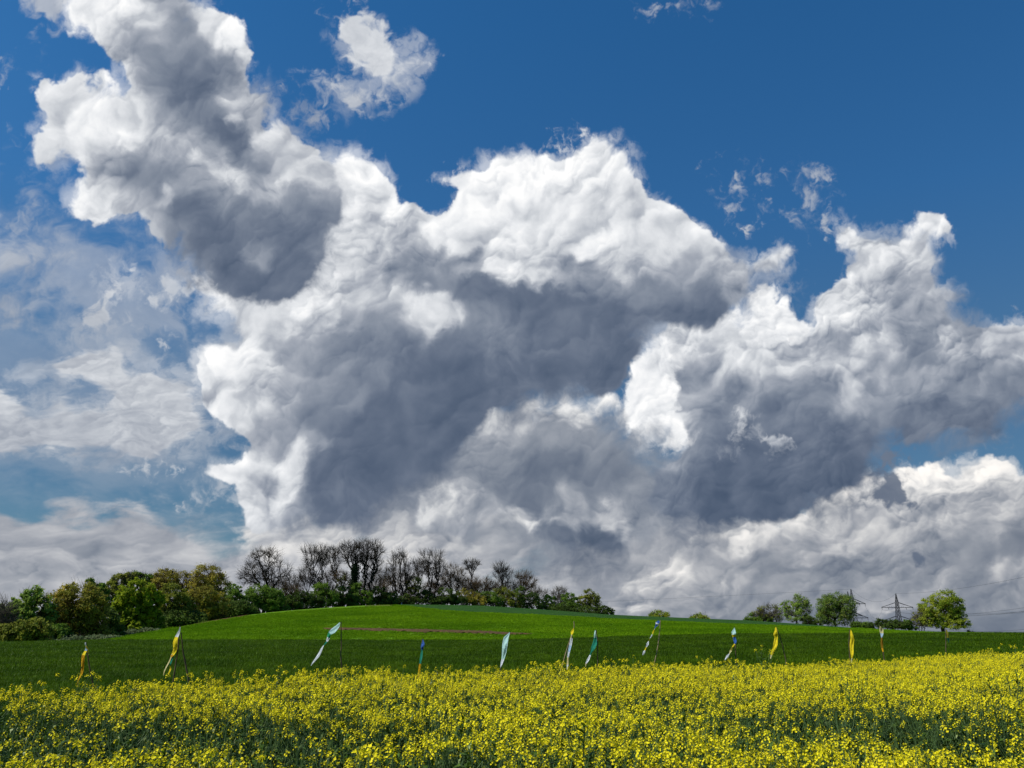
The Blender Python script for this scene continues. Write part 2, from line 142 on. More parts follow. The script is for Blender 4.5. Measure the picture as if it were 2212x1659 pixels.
LAYERS += [
 dict(n='scud', edge=20, soft=34, wl=40, sy=1, rel=16, warp=14, op=.96, bil=.4, poly=[(1582,895),(1600,883),(1612,890),(1620,925),(1640,912),(1655,930),(1680,935),(1700,950),(1712,972),(1680,978),(1660,965),(1640,950),(1615,955),(1600,978),(1560,985),(1552,975),(1585,940)],
  pts=[(1600,900,78,22),(1595,940,72,22),(1570,975,56,22),(1640,930,74,20),(1690,960,64,22)]),
 dict(n='darkscud', edge=24, soft=36, wl=50, sy=1, rel=8, warp=20, op=.93, bil=.2, poly=[(1800,1075),(1840,1060),(1880,1040),(1905,1000),(1920,975),(1945,965),(1975,990),(1960,1020),(1958,1060),(1975,1085),(1985,1092),(1950,1096),(1900,1098),(1860,1085)],
  pts=[(1880,1060,24,40),(1940,1070,26,30),(1930,1000,34,30)]),
 dict(n='darkscud2', edge=16, soft=26, wl=34, sy=1, rel=8, warp=12, op=.85, bil=.2, poly=[(1956,1200),(1972,1186),(1995,1190),(2002,1205),(1995,1225),(1972,1225)],
  pts=[(1980,1205,24,40)]),
]
def render_clouds(X, Y):
    """X, Y: chart coordinates of every texel. Returns linear rgb (premultiplied) and alpha."""
    X = X.astype(np.float32); Y = Y.astype(np.float32)
    H, W = X.shape; C = np.zeros((H, W, 3), np.float32); A = np.zeros((H, W), np.float32)
    for k, L in enumerate(LAYERS):
        P = np.array(L['poly']); m = L['edge'] * 2 + L['warp'] * 2 + 20
        if L['n'] != 'stratus':
            ok = (X > P[:, 0].min() - m) & (X < P[:, 0].max() + m) & (Y > P[:, 1].min() - m) & (Y < P[:, 1].max() + m)
            r = np.where(ok.any(1))[0]; c = np.where(ok.any(0))[0]
            if len(r) == 0 or len(c) == 0: continue
            sl = (slice(r[0], r[-1] + 1), slice(c[0], c[-1] + 1))
        else: sl = (slice(0, H), slice(0, W))
        x = X[sl]; y = Y[sl]; wl = L['wl']; sy = L['sy']; s = 20 * k
        ys = y * sy
        wx = fbm(x, ys, wl * 1.4, 4, s + 1, gain=.5); wy = fbm(x, ys, wl * 1.4, 4, s + 5, gain=.5)
        xx = x + L['warp'] * 1.2 * wx; yy = y + L['warp'] * 1.2 * wy / sy
        nf = fbm(xx, yy * sy, wl * .9, 8, s + 2, gain=.56)
        # curled fibres: the fine octaves are dragged along the coarse ones
        nw = fbm(xx + 26 * nf, yy * sy + 26 * fbm(xx, yy, wl * .7, 3, s + 8), wl * .42, 6, s + 7, gain=.62)
        nb = fbm(xx, yy * sy, wl * .8, 5, s + 3, gain=.5, billow=True)
        b = L['bil']
        sd = samp(poly_sdf(L['poly']), xx, yy)
        sv = smooth(-.3, .4, fbm(x, y, wl * 1.5, 2, s + 9))      # crisp here, ragged there
        T = samp(tones(L['pts']), x + L['warp'] * 1.3 * wx + wl * .22 * nf + 14 * nw, y + L['warp'] * 1.3 * wy + wl * .22 * nb + 14 * nf, step=12)
        dk = 1 + 1.6 * (1 - smooth(28, 62, T)) * (b > .3)          # bases fade, sunlit tops stay crisp
        e = sd + L['edge'] * (nf * (1.7 - b) * 1.2 + nb * b * 1.1 + nw * (.35 + .9 * sv) * (1.3 - b))
        a = smooth(0, 1, e / (L['soft'] * (.5 + 2.2 * sv * sv) * dk) + .15 + .28 * (dk - 1) + .3 * nw) * L['op']
        if L['bil'] == 0 and L['n'][:4] != 'veil': a = a * (.25 + .75 * smooth(-.25, .35, nw + .5 * nf))
        # ragged, half transparent vapour hanging about the outline
        if L['soft'] < 50 and L['n'][-4:] not in ('hred', 'scud', 'cud2'):
            nv = fbm(x + 30 * nf, y + 30 * nw, wl * .5, 6, s + 17, gain=.6)
            a = np.maximum(a, smooth(-.1, .55, nv * 1.5 + .22 + sv * .25) * smooth(-L['edge'] * (.7 + 1.1 * sv), L['edge'] * .5, sd + 34 * nv + 12 * nf - 6) * .45 * L['op'])
        # relief: rounded puffs lit from the upper left, at two sizes
        dx = (x[:, -1:] - x[:, :1]) / (x.shape[1] - 1) + 1e-6; dy = (y[-1:, :] - y[:1, :]) / (y.shape[0] - 1) + 1e-6
        def relief(w_, seed, octs, st):
            h0 = fbm(xx, yy * sy, w_, octs, seed, gain=.45, billow=True) if b > .3 else fbm(xx, yy * sy, w_, octs, seed, gain=.45)
            h1 = fbm(xx + st * .5, yy * sy + st, w_, octs, seed, gain=.45, billow=True) if b > .3 else fbm(xx + st * .5, yy * sy + st, w_, octs, seed, gain=.45)
            return h0 - h1, h0
        r1, h1 = relief(wl * 1.15, s + 11, 3, wl * .22)
        r2, h2 = relief(wl * .45, s + 13, 3, wl * .09)
        calm = .25 + .75 * smooth(-.3, .3, fbm(x, ys, wl * 1.6, 2, s + 15))
        q = .58 * smooth(30, 75, T) * (1 if b > .3 else .45)
        lb = np.zeros_like(x)
        big_ = fbm(x, ys, wl * 2.5, 2, s + 16); xl = x + wl * .18 * nf + wl * .45 * wx + wl * .5 * big_; yl = (y + wl * .14 * nb + wl * .45 * wy - wl * .4 * big_) * (1 + (sy - 1) * .8)
        for R_, g_ in ((wl * .62, .8), (wl * .33, .62), (wl * .17, .48), (wl * .09, .24)):
            l1, l2 = lobes(xl, yl, R_, s + int(R_)); lb += g_ * (calm if g_ < .5 else 1) * (l1 + .5 * l2); xl = xl + R_ * .12 * nw; yl = yl + R_ * .10 * nf
        amp = L['rel'] * (.30 + .70 * smooth(25, 70, T))
        T = T + L.get('dt', 0) + L['rel'] * .95 * q * lb + amp * (-.62 * r1 - .22 * calm * r2 + .25 * h1 + .40 * nf + .22 * calm * nw)
        lit = np.clip(1 - e / (L['edge'] * 1.6 + 6), 0, 1)
        T = T + lit * 5 * (1 if b > .3 else .3) * np.clip((T - 20) / 60, 0, 1)
        T = T + 17 * (1 - smooth(34, 66, T)) * (fbm(xx, yy * sy, wl * 1.1, 6, s + 6, gain=.5) + .35 * lb) * (L['rel'] > 10)
        T = T + .27 * np.maximum(52 - T, 0)
        T = np.where(T > 84, 84 + (T - 84) * .72, T)
        T = T + 5 * smooth(35, 60, T) * (1 - smooth(96, 108, T)) * fbm(xx + 9 * nw, yy * sy, wl * .3, 5, s + 4, gain=.7)
        T = np.clip(T, 3, 108)
        col = _tab[(T * 2).astype(np.int32)].astype(np.float32) * np.array(L.get('hue', (1, 1, 1)), np.float32)
        C[sl] = C[sl] * (1 - a[..., None]) + col * a[..., None]
        A[sl] = A[sl] * (1 - a) + a
    return C, A

AZ0, AZ1, EL0, EL1, TPD = -48., 48., -5., 44., 27
def build_world():
    W, H = int((AZ1 - AZ0) * TPD), int((EL1 - EL0) * TPD)
    az, el = np.meshgrid(np.radians(np.linspace(AZ0, AZ1, W)), np.radians(np.linspace(EL0, EL1, H)))
    dx, dy, dz = np.sin(az) * np.cos(el), np.cos(az) * np.cos(el), np.sin(el)
    f = dy * math.cos(PITCH) + dz * math.sin(PITCH); u = -dy * math.sin(PITCH) + dz * math.cos(PITCH)
    C, A = render_clouds(CX + FPX * dx / f, CY - FPX * u / f)
    a = np.degrees(az); e = np.degrees(el)
    fade = (smooth(AZ0, AZ0 + 5, a) * (1 - smooth(AZ1 - 5, AZ1, a)) * (1 - smooth(EL1 - 3, EL1, e)))[..., None]
    px = np.ones((H, W, 4), np.float32); px[..., :3] = C * fade; px[..., 3] = A * fade[..., 0]
    im = bpy.data.images.new('cloud_chart', W, H, alpha=True, float_buffer=True)
    im.colorspace_settings.name = 'Non-Color'; im.alpha_mode = 'CHANNEL_PACKED'
    im.pixels.foreach_set(px.ravel()); im.update(); im.pack()
    w = bpy.data.worlds.new('World'); scene.world = w; w.use_nodes = True
    nt = w.node_tree; nt.nodes.clear(); N = nt.nodes.new; K = nt.links.new
    def M(op, a, b=None):
        n = N('ShaderNodeMath'); n.operation = op
        for i, v in enumerate((a, b)):
            if v is None: continue
            if isinstance(v, (int, float)): n.inputs[i].default_value = v
            else: K(v, n.inputs[i])
        return n.outputs[0]
    tc = N('ShaderNodeTexCoord'); sp = N('ShaderNodeSeparateXYZ'); K(tc.outputs['Generated'], sp.inputs[0])
    azn = M('ARCTAN2', sp.outputs[0], sp.outputs[1]); eln = M('ARCSINE', sp.outputs[2])
    un = M('DIVIDE', M('SUBTRACT', azn, R(AZ0)), R(AZ1 - AZ0)); vn = M('DIVIDE', M('SUBTRACT', eln, R(EL0)), R(EL1 - EL0))
    cb = N('ShaderNodeCombineXYZ'); K(un, cb.inputs[0]); K(vn, cb.inputs[1])
    it = N('ShaderNodeTexImage'); it.image = im; it.extension = 'CLIP'; it.interpolation = 'Cubic'; K(cb.outputs[0], it.inputs[0])
    sky = N('ShaderNodeTexSky'); sky.sky_type = 'NISHITA'; sky.sun_disc = False
    sky.sun_elevation = SUN_EL; sky.sun_rotation = SUN_AZ; sky.air_density = 1.0; sky.dust_density = .6; sky.ozone_density = 2.2; sky.altitude = 200
    tint = N('ShaderNodeMix'); tint.data_type = 'RGBA'; tint.blend_type = 'MULTIPLY'; tint.inputs[0].default_value = 1
    K(sky.outputs[0], tint.inputs[6]); rp = N('ShaderNodeValToRGB'); K(sp.outputs[2], rp.inputs[0]); el_ = rp.color_ramp.elements
    for i_, (p_, c_) in enumerate(SKY_TINT):
        e_ = el_[i_] if i_ < 2 else el_.new(p_)
        e_.position = p_; e_.color = (*c_, 1)
    K(rp.outputs[0], tint.inputs[7])
    inv = M('SUBTRACT', 1., it.outputs['Alpha'])
    ms = N('ShaderNodeVectorMath'); ms.operation = 'SCALE'; K(tint.outputs[2], ms.inputs[0]); K(inv, ms.inputs[3])
    b1 = N('ShaderNodeBackground'); K(ms.outputs[0], b1.inputs[0]); b1.inputs[1].default_value = SKY_STRENGTH
    b2 = N('ShaderNodeBackground'); K(it.outputs['Color'], b2.inputs[0]); b2.inputs[1].default_value = 1.0
    ad = N('ShaderNodeAddShader'); K(b1.outputs[0], ad.inputs[0]); K(b2.outputs[0], ad.inputs[1])
    o = N('ShaderNodeOutputWorld'); K(ad.outputs[0], o.inputs[0])
    w.cycles.sampling_method = 'MANUAL'; w.cycles.sample_map_resolution = 512
SKY_TINT = [(0., (.36, .52, .62)), (.62, (.26, .82, 1.2)), (.21, (.37, .56, .68)), (.29, (.43, .70, .84)), (.44, (.32, .80, 1.12))]; SKY_STRENGTH = .09
build_world()

# ----------------------------------------------------------------- helpers
rng = np.random.RandomState(11)
def ray(X, Y):
    a, b = (X - CX) / FPX, -(Y - CY) / FPX
    return np.array([a, math.cos(PITCH) - b * math.sin(PITCH), math.sin(PITCH) + b * math.cos(PITCH)])
def azim(X, Y=1370): d = ray(X, Y); return math.atan2(d[0], d[1])
def at(X, Y, dist):
    """the point sighted at chart position X, Y at this horizontal distance"""
    d = ray(X, Y); return np.array([0, 0, EYE]) + d * dist / math.hypot(d[0], d[1])
def chart(p):
    p = np.asarray(p, float); z = p[..., 2] - EYE
    f = p[..., 1] * math.cos(PITCH) + z * math.sin(PITCH); u = -p[..., 1] * math.sin(PITCH) + z * math.cos(PITCH)
    return CX + FPX * p[..., 0] / f, CY - FPX * u / f
def zat(Y, X, dist): return at(X, Y, dist)[2]
def mesh_obj(name, V, F, mats, parent=None, midx=None, shade=False, attrs=None):
    V = np.asarray(V, np.float32).reshape(-1, 3); F = np.asarray(F, np.int32)
    me = bpy.data.meshes.new(name); n = F.shape[1]
    me.vertices.add(len(V)); me.vertices.foreach_set('co', V.ravel())
    me.loops.add(F.size); me.loops.foreach_set('vertex_index', F.ravel())
    me.polygons.add(len(F)); me.polygons.foreach_set('loop_start', np.arange(0, F.size, n, dtype=np.int32))
    me.polygons.foreach_set('loop_total', np.full(len(F), n, np.int32))
    for m in (mats if isinstance(mats, (list, tuple)) else [mats]): me.materials.append(m)
    if midx is not None: me.polygons.foreach_set('material_index', np.asarray(midx, np.int32))
    if shade: me.polygons.foreach_set('use_smooth', np.ones(len(F), bool))
    me.update(calc_edges=True); me.validate()
    if attrs:
        for k, v in attrs.items():
            a = me.attributes.new(k, 'FLOAT', 'POINT'); a.data.foreach_set('value', np.asarray(v, np.float32))
    o = bpy.data.objects.new(name, me)
    if parent is not False: col.objects.link(o)
    if parent: o.parent = parent
    return o
def tag(o, label, cat, group=None):
    o['label'] = label; o['category'] = cat
    if group: o['group'] = group
    return o
def thing(name, label, cat, loc, group=None):
    o = bpy.data.objects.new(name, None); col.objects.link(o); o.location = loc; o.empty_display_size = .5
    return tag(o, label, cat, group)
class Geo:
    def __init__(s): s.v = []; s.f = []; s.m = []; s.n = 0
    def add(s, V, F, m=0):
        V = np.asarray(V, float).reshape(-1, 3); s.v.append(V); F = np.asarray(F, int)
        if F.shape[1] == 3: F = np.column_stack([F, F[:, 2]])
        s.f.append(F + s.n); s.m.append(np.full(len(F), m)); s.n += len(V)
    def tube(s, pts, rad, k=5, m=0, cap=True):
        pts = np.asarray(pts, float); n = len(pts); rad = np.broadcast_to(rad, (n,))
        t = np.gradient(pts, axis=0); t /= np.linalg.norm(t, axis=1)[:, None] + 1e-9
        ref = np.array([0, 0, 1.]) if abs(t[0][2]) < .9 else np.array([1., 0, 0])
        a = np.cross(t, ref); a /= np.linalg.norm(a, axis=1)[:, None] + 1e-9; b = np.cross(t, a)
        th = np.linspace(0, 2 * np.pi, k, endpoint=False)
        V = pts[:, None] + rad[:, None, None] * (a[:, None] * np.cos(th)[None, :, None] + b[:, None] * np.sin(th)[None, :, None])
        F = []
        for i in range(n - 1):
            for j in range(k): F.append((i * k + j, i * k + (j + 1) % k, (i + 1) * k + (j + 1) % k, (i + 1) * k + j))
        s.add(V, F, m)
    def build(s, name, mats, parent=None, shade=False):
        V = np.concatenate(s.v); F = np.concatenate(s.f); M_ = np.concatenate(s.m)
        me = bpy.data.meshes.new(name)
        me.from_pydata(V.tolist(), [], [tuple(q) if q[2] != q[3] else tuple(q[:3]) for q in F.tolist()])
        for m in (mats if isinstance(mats, (list, tuple)) else [mats]): me.materials.append(m)
        me.polygons.foreach_set('material_index', M_.astype(np.int32))
        if shade: me.polygons.foreach_set('use_smooth', np.ones(len(me.polygons), bool))
        me.update(); o = bpy.data.objects.new(name, me)
        if parent is not False: col.objects.link(o)
        if parent: o.parent = parent
        return o

# --------------------------------------------------------------- materials
def mat(name, c1, c2=None, scale=5., rough=.8, transl=0., bump=0., detail=4., spec=.3, c3=None, rnd=0., stretch=None, coord='Object', bscale=None, lo=.38, hi=.62, stint=None):
    m = bpy.data.materials.new(name); m.use_nodes = True; nt = m.node_tree; nt.nodes.clear(); N = nt.nodes.new; K = nt.links.new
    out = N('ShaderNodeOutputMaterial'); p = N('ShaderNodeBsdfPrincipled'); p.inputs['Roughness'].default_value = rough
    p.inputs['Specular IOR Level'].default_value = spec
    if stint: p.inputs['Specular Tint'].default_value = (*stint, 1)
    tc = N('ShaderNodeTexCoord') if coord == 'Object' else N('ShaderNodeNewGeometry')
    vec = tc.outputs['Object'] if coord == 'Object' else tc.outputs['Position']
    if stretch:
        mp = N('ShaderNodeMapping'); mp.inputs['Scale'].default_value = stretch; K(vec, mp.inputs[0]); vec = mp.outputs[0]
    colr = None
    if c2 is not None:
        no = N('ShaderNodeTexNoise'); no.inputs['Scale'].default_value = scale; no.inputs['Detail'].default_value = detail; no.inputs['Roughness'].default_value = .6; K(vec, no.inputs['Vector'])
        rp = N('ShaderNodeValToRGB'); K(no.outputs[0], rp.inputs[0]); e = rp.color_ramp.elements
        e[0].position = lo; e[0].color = (*c1, 1); e[1].position = hi; e[1].color = (*c2, 1)
        if c3 is not None: x = e.new(.5); x.color = (*c3, 1)
        colr = rp.outputs[0]
    else:
        r = N('ShaderNodeRGB'); r.outputs[0].default_value = (*c1, 1); colr = r.outputs[0]
    if rnd:
        oi = N('ShaderNodeObjectInfo'); mr = N('ShaderNodeMapRange'); K(oi.outputs['Random'], mr.inputs[0]); mr.inputs[3].default_value = 1 - rnd; mr.inputs[4].default_value = 1 + rnd
        hs = N('ShaderNodeHueSaturation'); K(colr, hs.inputs['Color']); K(mr.outputs[0], hs.inputs['Value']); colr = hs.outputs[0]
    K(colr, p.inputs['Base Color'])
    if bump:
        nb = N('ShaderNodeTexNoise'); nb.inputs['Scale'].default_value = bscale or scale * 3; nb.inputs['Detail'].default_value = 5; K(vec, nb.inputs['Vector'])
        bp = N('ShaderNodeBump'); bp.inputs['Strength'].default_value = bump; bp.inputs['Distance'].default_value = .3; K(nb.outputs[0], bp.inputs['Height']); K(bp.outputs[0], p.inputs['Normal'])
    sh = p.outputs[0]
    if transl:
        tr = N('ShaderNodeBsdfTranslucent'); K(colr, tr.inputs[0]); mx = N('ShaderNodeMixShader'); mx.inputs[0].default_value = transl
        K(sh, mx.inputs[1]); K(tr.outputs[0], mx.inputs[2]); sh = mx.outputs[0]
    K(sh, out.inputs[0]); return m
G = {}
G['soil'] = mat('soil', (.025, .018, .011), (.055, .04, .026), 3, .95, bump=.6)
G['plough'] = mat('ploughed_soil', (.06, .030, .005), (.13, .075, .016), 1.2, .95, bump=1, coord='P')
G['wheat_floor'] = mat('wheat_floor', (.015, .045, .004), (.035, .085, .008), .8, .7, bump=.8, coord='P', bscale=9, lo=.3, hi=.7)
G['hill'] = mat('young_wheat', (.085, .180, .004), (.125, .245, .006), .09, .85, bump=.9, coord='P', bscale=2.2, detail=9, lo=.3, hi=.7, spec=.1)
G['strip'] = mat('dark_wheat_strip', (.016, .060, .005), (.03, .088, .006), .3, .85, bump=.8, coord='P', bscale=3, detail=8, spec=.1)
G['far'] = mat('far_land', (.03, .06, .02), (.06, .10, .03), .01, .9, coord='P')
G['wheat'] = mat('wheat_blade', (.042, .094, .002), (.080, .150, .003), .35, .45, .3, rnd=.35, coord='P', spec=.14, stint=(.75, 1, .35))
G['young'] = mat('young_blade', (.100, .210, .004), (.170, .300, .006), .07, .6, .3, rnd=.2, coord='P', spec=.06, stint=(.8, 1, .3))
G['petal'] = mat('rape_petal', (.95, .79, .010), (.98, .86, .015), 90, .6, .26, rnd=.12, spec=.12)
G['bud'] = mat('rape_bud', (.42, .45, .03), (.55, .52, .03), 90, .6, .2)
G['stem'] = mat('rape_stem', (.07, .13, .035), (.10, .17, .05), 20, .6, .15)
G['leaf'] = mat('rape_leaf', (.030, .068, .004), (.085, .14, .018), 30, .42, .25, rnd=.45, spec=.4, stint=(.9, 1, .5))
G['bark'] = mat('bark', (.020, .016, .012), (.06, .048, .036), 2.5, .95, bump=.6)
G['twig'] = mat('twig', (.017, .012, .006), (.042, .030, .015), 1, .95)
G['twig_pale'] = mat('twig_pale', (.07, .06, .045), (.13, .11, .08), 1, .95)
G['twig_brown'] = mat('twig_brown', (.055, .034, .012), (.11, .07, .024), 1, .95)
def leafmat(n, a, b, c=None, s=.35): return mat('foliage_' + n, tuple(v * 2.3 for v in a), tuple(v * 2.3 for v in b), s, .7, .45, c3=tuple(v * 2.3 for v in c) if c else None, spec=.15, detail=3, lo=.35, hi=.65)
G['olive'] = leafmat('olive', (.06, .075, .010), (.15, .155, .018))
G['bronze'] = leafmat('bronze', (.105, .088, .012), (.25, .185, .02), (.12, .12, .016), .22)
G['bronze2'] = leafmat('brown_green', (.10, .09, .018), (.22, .185, .025))
G['lime'] = leafmat('lime', (.07, .105, .006), (.19, .215, .010))
G['green'] = leafmat('green', (.045, .08, .010), (.09, .14, .016))
G['dark'] = leafmat('dark_green', (.025, .042, .008), (.06, .09, .014))
G['ivy'] = leafmat('ivy', (.008, .018, .008), (.02, .035, .012))
G['bramble'] = leafmat('bramble', (.05, .075, .03), (.13, .15, .075), s=.8)
G['birch'] = leafmat('birch', (.075, .12, .02), (.17, .22, .035))
G['oak'] = leafmat('oak', (.09, .13, .012), (.20, .21, .02))
G['willow'] = leafmat('willow', (.06, .085, .018), (.13, .14, .03), (.085, .13, .02), .3)
G['steel'] = mat('galvanised_steel', (.018, .018, .02), (.035, .035, .038), 2, .7, spec=.2)
G['wire'] = mat('wire', (.05, .05, .055), (.07, .07, .075), 1, .5)
G['stick'] = mat('peeled_stick', (.05, .035, .02), (.12, .09, .05), 12, .8)
G['stick_pale'] = mat('pale_stick', (.20, .15, .08), (.32, .25, .14), 12, .8)
def cloth(n, a): return mat('cloth_' + n, tuple(x * .85 for x in a), tuple(min(1, x * 1.05) for x in a), 14, .75, .5, bump=.25, spec=.15)
for n, c in dict(white=(.82, .86, .88), aqua=(.62, .86, .82), teal=(.03, .33, .22), green=(.04, .42, .20), yellow=(.93, .78, .03), orange=(.78, .46, .015), blue=(.06, .16, .50), skyblue=(.50, .66, .82), cream=(.85, .78, .42), olive=(.30, .28, .03), ink=(.03, .03, .03), darkteal=(.015, .13, .08), brown=(.42, .24, .02)).items(): G['c_' + n] = cloth(n, c)

# ----------------------------------------------------------------- terrain
def tab(pairs):
    a = [azim(x) for x, _ in pairs]; v = [y for _, y in pairs]
    return lambda az: np.interp(az, a, v)
EDGE = [(-300,12.6),(0,13),(388,13.8),(735,15.5),(1098,17),(1290,18.2),(1422,20),(1590,21.5),(1678,23),(1838,25),(1905,27),(2045,30),(2212,33),(2600,42)]
d_edge = tab(EDGE)
z_edge = tab([(-300,.12),(0,.15),(388,.16),(735,.18),(1098,.14),(1422,.2),(1678,.08),(1905,.12),(2045,.22),(2212,.26),(2600,.28)])
D_B = 90.
def ytab(pairs, dist):
    return tab([(x, zat(y, x, dist(azim(x)) if callable(dist) else dist)) for x, y in pairs])
z_b = ytab([(-400,1397),(0,1396),(230,1391),(1026,1391),(1160,1389),(1378,1382),(1610,1377),(2212,1376),(2600,1376)], D_B)
d_r = tab([(-400,112),(0,125),(200,150),(390,180),(540,210),(700,240),(870,262),(1100,275),(1320,280),(1600,300),(1775,290),(1900,285),(2212,310),(2600,320)])
RIDGE = [(-400,1405),(0,1400),(200,1387),(300,1370),(390,1353),(460,1340),(540,1327),(620,1319),(700,1313),(790,1308),(870,1306),(960,1307),(1050,1309),(1158,1316),(1240,1322),(1319,1328),(1479,1335),(1611,1340),(1700,1346),(1775,1351),(1892,1360),(2018,1366),(2100,1367),(2212,1368),(2600,1369)]
z_r = ytab(RIDGE, d_r)
y_ridge = lambda X: np.interp(X, [a for a, _ in RIDGE], [b for _, b in RIDGE])
def zg(x, y):
    x = np.asarray(x, float); y = np.asarray(y, float); r = np.hypot(x, y); az = np.arctan2(x, y)
    az = np.clip(az, -1.2, 1.2)
    de, ze, zb, rr, zr = d_edge(az), z_edge(az), z_b(az), d_r(az), z_r(az)
    z1 = ze * r / de
    t = np.clip((r - de) / (D_B - de), 0, 1); z2 = ze + (zb - ze) * (t * .8 + .2 * t * t)
    t = np.clip((r - D_B) / (rr - D_B), 0, 1); z3 = zb + (zr - zb) * (1 - (1 - t) ** 1.25)
    q = np.maximum(r - rr, 0); z4 = zr - np.minimum(q * q * .0009 + q * .012, 8 + zr) 
    return np.where(r < de, z1, np.where(r < D_B, z2, np.where(r < rr, z3, z4)))
AZS = np.concatenate([np.linspace(-math.pi, -.75, 40)[:-1], np.linspace(-.75, .75, 420), np.linspace(.75, math.pi, 40)[1:]])
def band(name, r0, r1, rows, m, jag=0, kind='structure'):
    """a sheet of the ground between two radii (functions of azimuth)"""
    V = []; nA = len(AZS)
    a0 = np.array([r0(a) for a in np.clip(AZS, -1.2, 1.2)]); a1 = np.array([r1(a) for a in np.clip(AZS, -1.2, 1.2)])
    t = np.linspace(0, 1, rows)
    if rows > 60: t = t ** 1.0
    for k in t:
        r = a0 + (a1 - a0) * k
        x, y = np.sin(AZS) * r, np.cos(AZS) * r; V.append(np.stack([x, y, zg(x, y)], 1))
    V = np.array(V).reshape(-1, 3); F = []
    i = np.arange(rows - 1)[:, None]; j = np.arange(nA - 1)[None]
    F = np.stack([i * nA + j, i * nA + j + 1, (i + 1) * nA + j + 1, (i + 1) * nA + j], -1).reshape(-1, 4)[:, ::-1]
    o = mesh_obj(name, V, F, m, shade=True); o['kind'] = kind; return o
def walk(X, Y, lo, hi):
    """follow a sight line out to where it meets the ground"""
    for _ in range(40):
        mid = (lo + hi) / 2; p = at(X, Y, mid)
        if p[2] > zg(p[0], p[1]): lo = mid
        else: hi = mid
    return lo
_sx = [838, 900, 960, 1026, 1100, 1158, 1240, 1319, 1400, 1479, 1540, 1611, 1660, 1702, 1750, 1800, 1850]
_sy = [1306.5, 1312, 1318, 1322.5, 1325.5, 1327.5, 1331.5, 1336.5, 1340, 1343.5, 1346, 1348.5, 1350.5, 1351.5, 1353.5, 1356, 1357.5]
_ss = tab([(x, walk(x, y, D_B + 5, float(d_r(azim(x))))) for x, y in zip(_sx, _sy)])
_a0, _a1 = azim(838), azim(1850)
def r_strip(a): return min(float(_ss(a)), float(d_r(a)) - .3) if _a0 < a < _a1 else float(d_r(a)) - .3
band('ground', lambda a: .02, lambda a: d_edge(a) + .3, 40, G['soil'])
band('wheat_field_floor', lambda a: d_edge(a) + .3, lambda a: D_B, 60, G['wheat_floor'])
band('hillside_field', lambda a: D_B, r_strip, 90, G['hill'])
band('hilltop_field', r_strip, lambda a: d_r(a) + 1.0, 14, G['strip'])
band('far_ground', lambda a: d_r(a) + 1.0, lambda a: 9000., 260, G['far'])

# bare soil: the washed-out strip across the hill and the field margin below the trees
def ground_quad_strip(name, pts, wid, m, lift, seed):
    rr = np.random.RandomState(seed); P = []
    for i, (X, Y) in enumerate(pts):
        lo, hi = 60., 320.
        for _ in range(40):                     # walk out along the sight line to the ground
            mid = (lo + hi) / 2; p = at(X, Y, mid)
            if p[2] > zg(p[0], p[1]): lo = mid
            else: hi = mid
        P.append(at(X, Y, lo))
    P = np.array(P); V = []; n = len(P)
    for i in range(n):
        d = P[i] / np.hypot(P[i][0], P[i][1]); w = wid[i] if hasattr(wid, '__len__') else wid
        for s in np.linspace(-1, 1, 7):
            q = P[i] + d * w * (s + .35 * rr.randn() * (abs(s) > .9)); V.append((q[0], q[1], zg(q[0], q[1]) + lift - .06 * (abs(s) > .9)))
    F = [(i * 7 + j, (i + 1) * 7 + j, (i + 1) * 7 + j + 1, i * 7 + j + 1) for i in range(n - 1) for j in range(6)]
    o = mesh_obj(name, V, F, m, shade=True); o['kind'] = 'structure'; return o
xs = np.linspace(698, 1150, 110); ys = np.interp(xs, [698, 720, 800, 900, 1000, 1100, 1150], [1358.5, 1359, 1360.5, 1363, 1365.5, 1369.2, 1370.5])
ground_quad_strip('bare_soil', list(zip(xs, ys)), np.interp(xs, [698, 730, 1050, 1120, 1150], [.4, 2.2, 2.9, 1.2, .3]), G['plough'], .12, 5)
xs = np.linspace(392, 850, 120); ground_quad_strip('field_margin', list(zip(xs, y_ridge(xs) + 1.7)), np.interp(xs, [392, 420, 700, 850], [1.2, 2.2, 2.5, .8]), G['plough'], .14, 6)

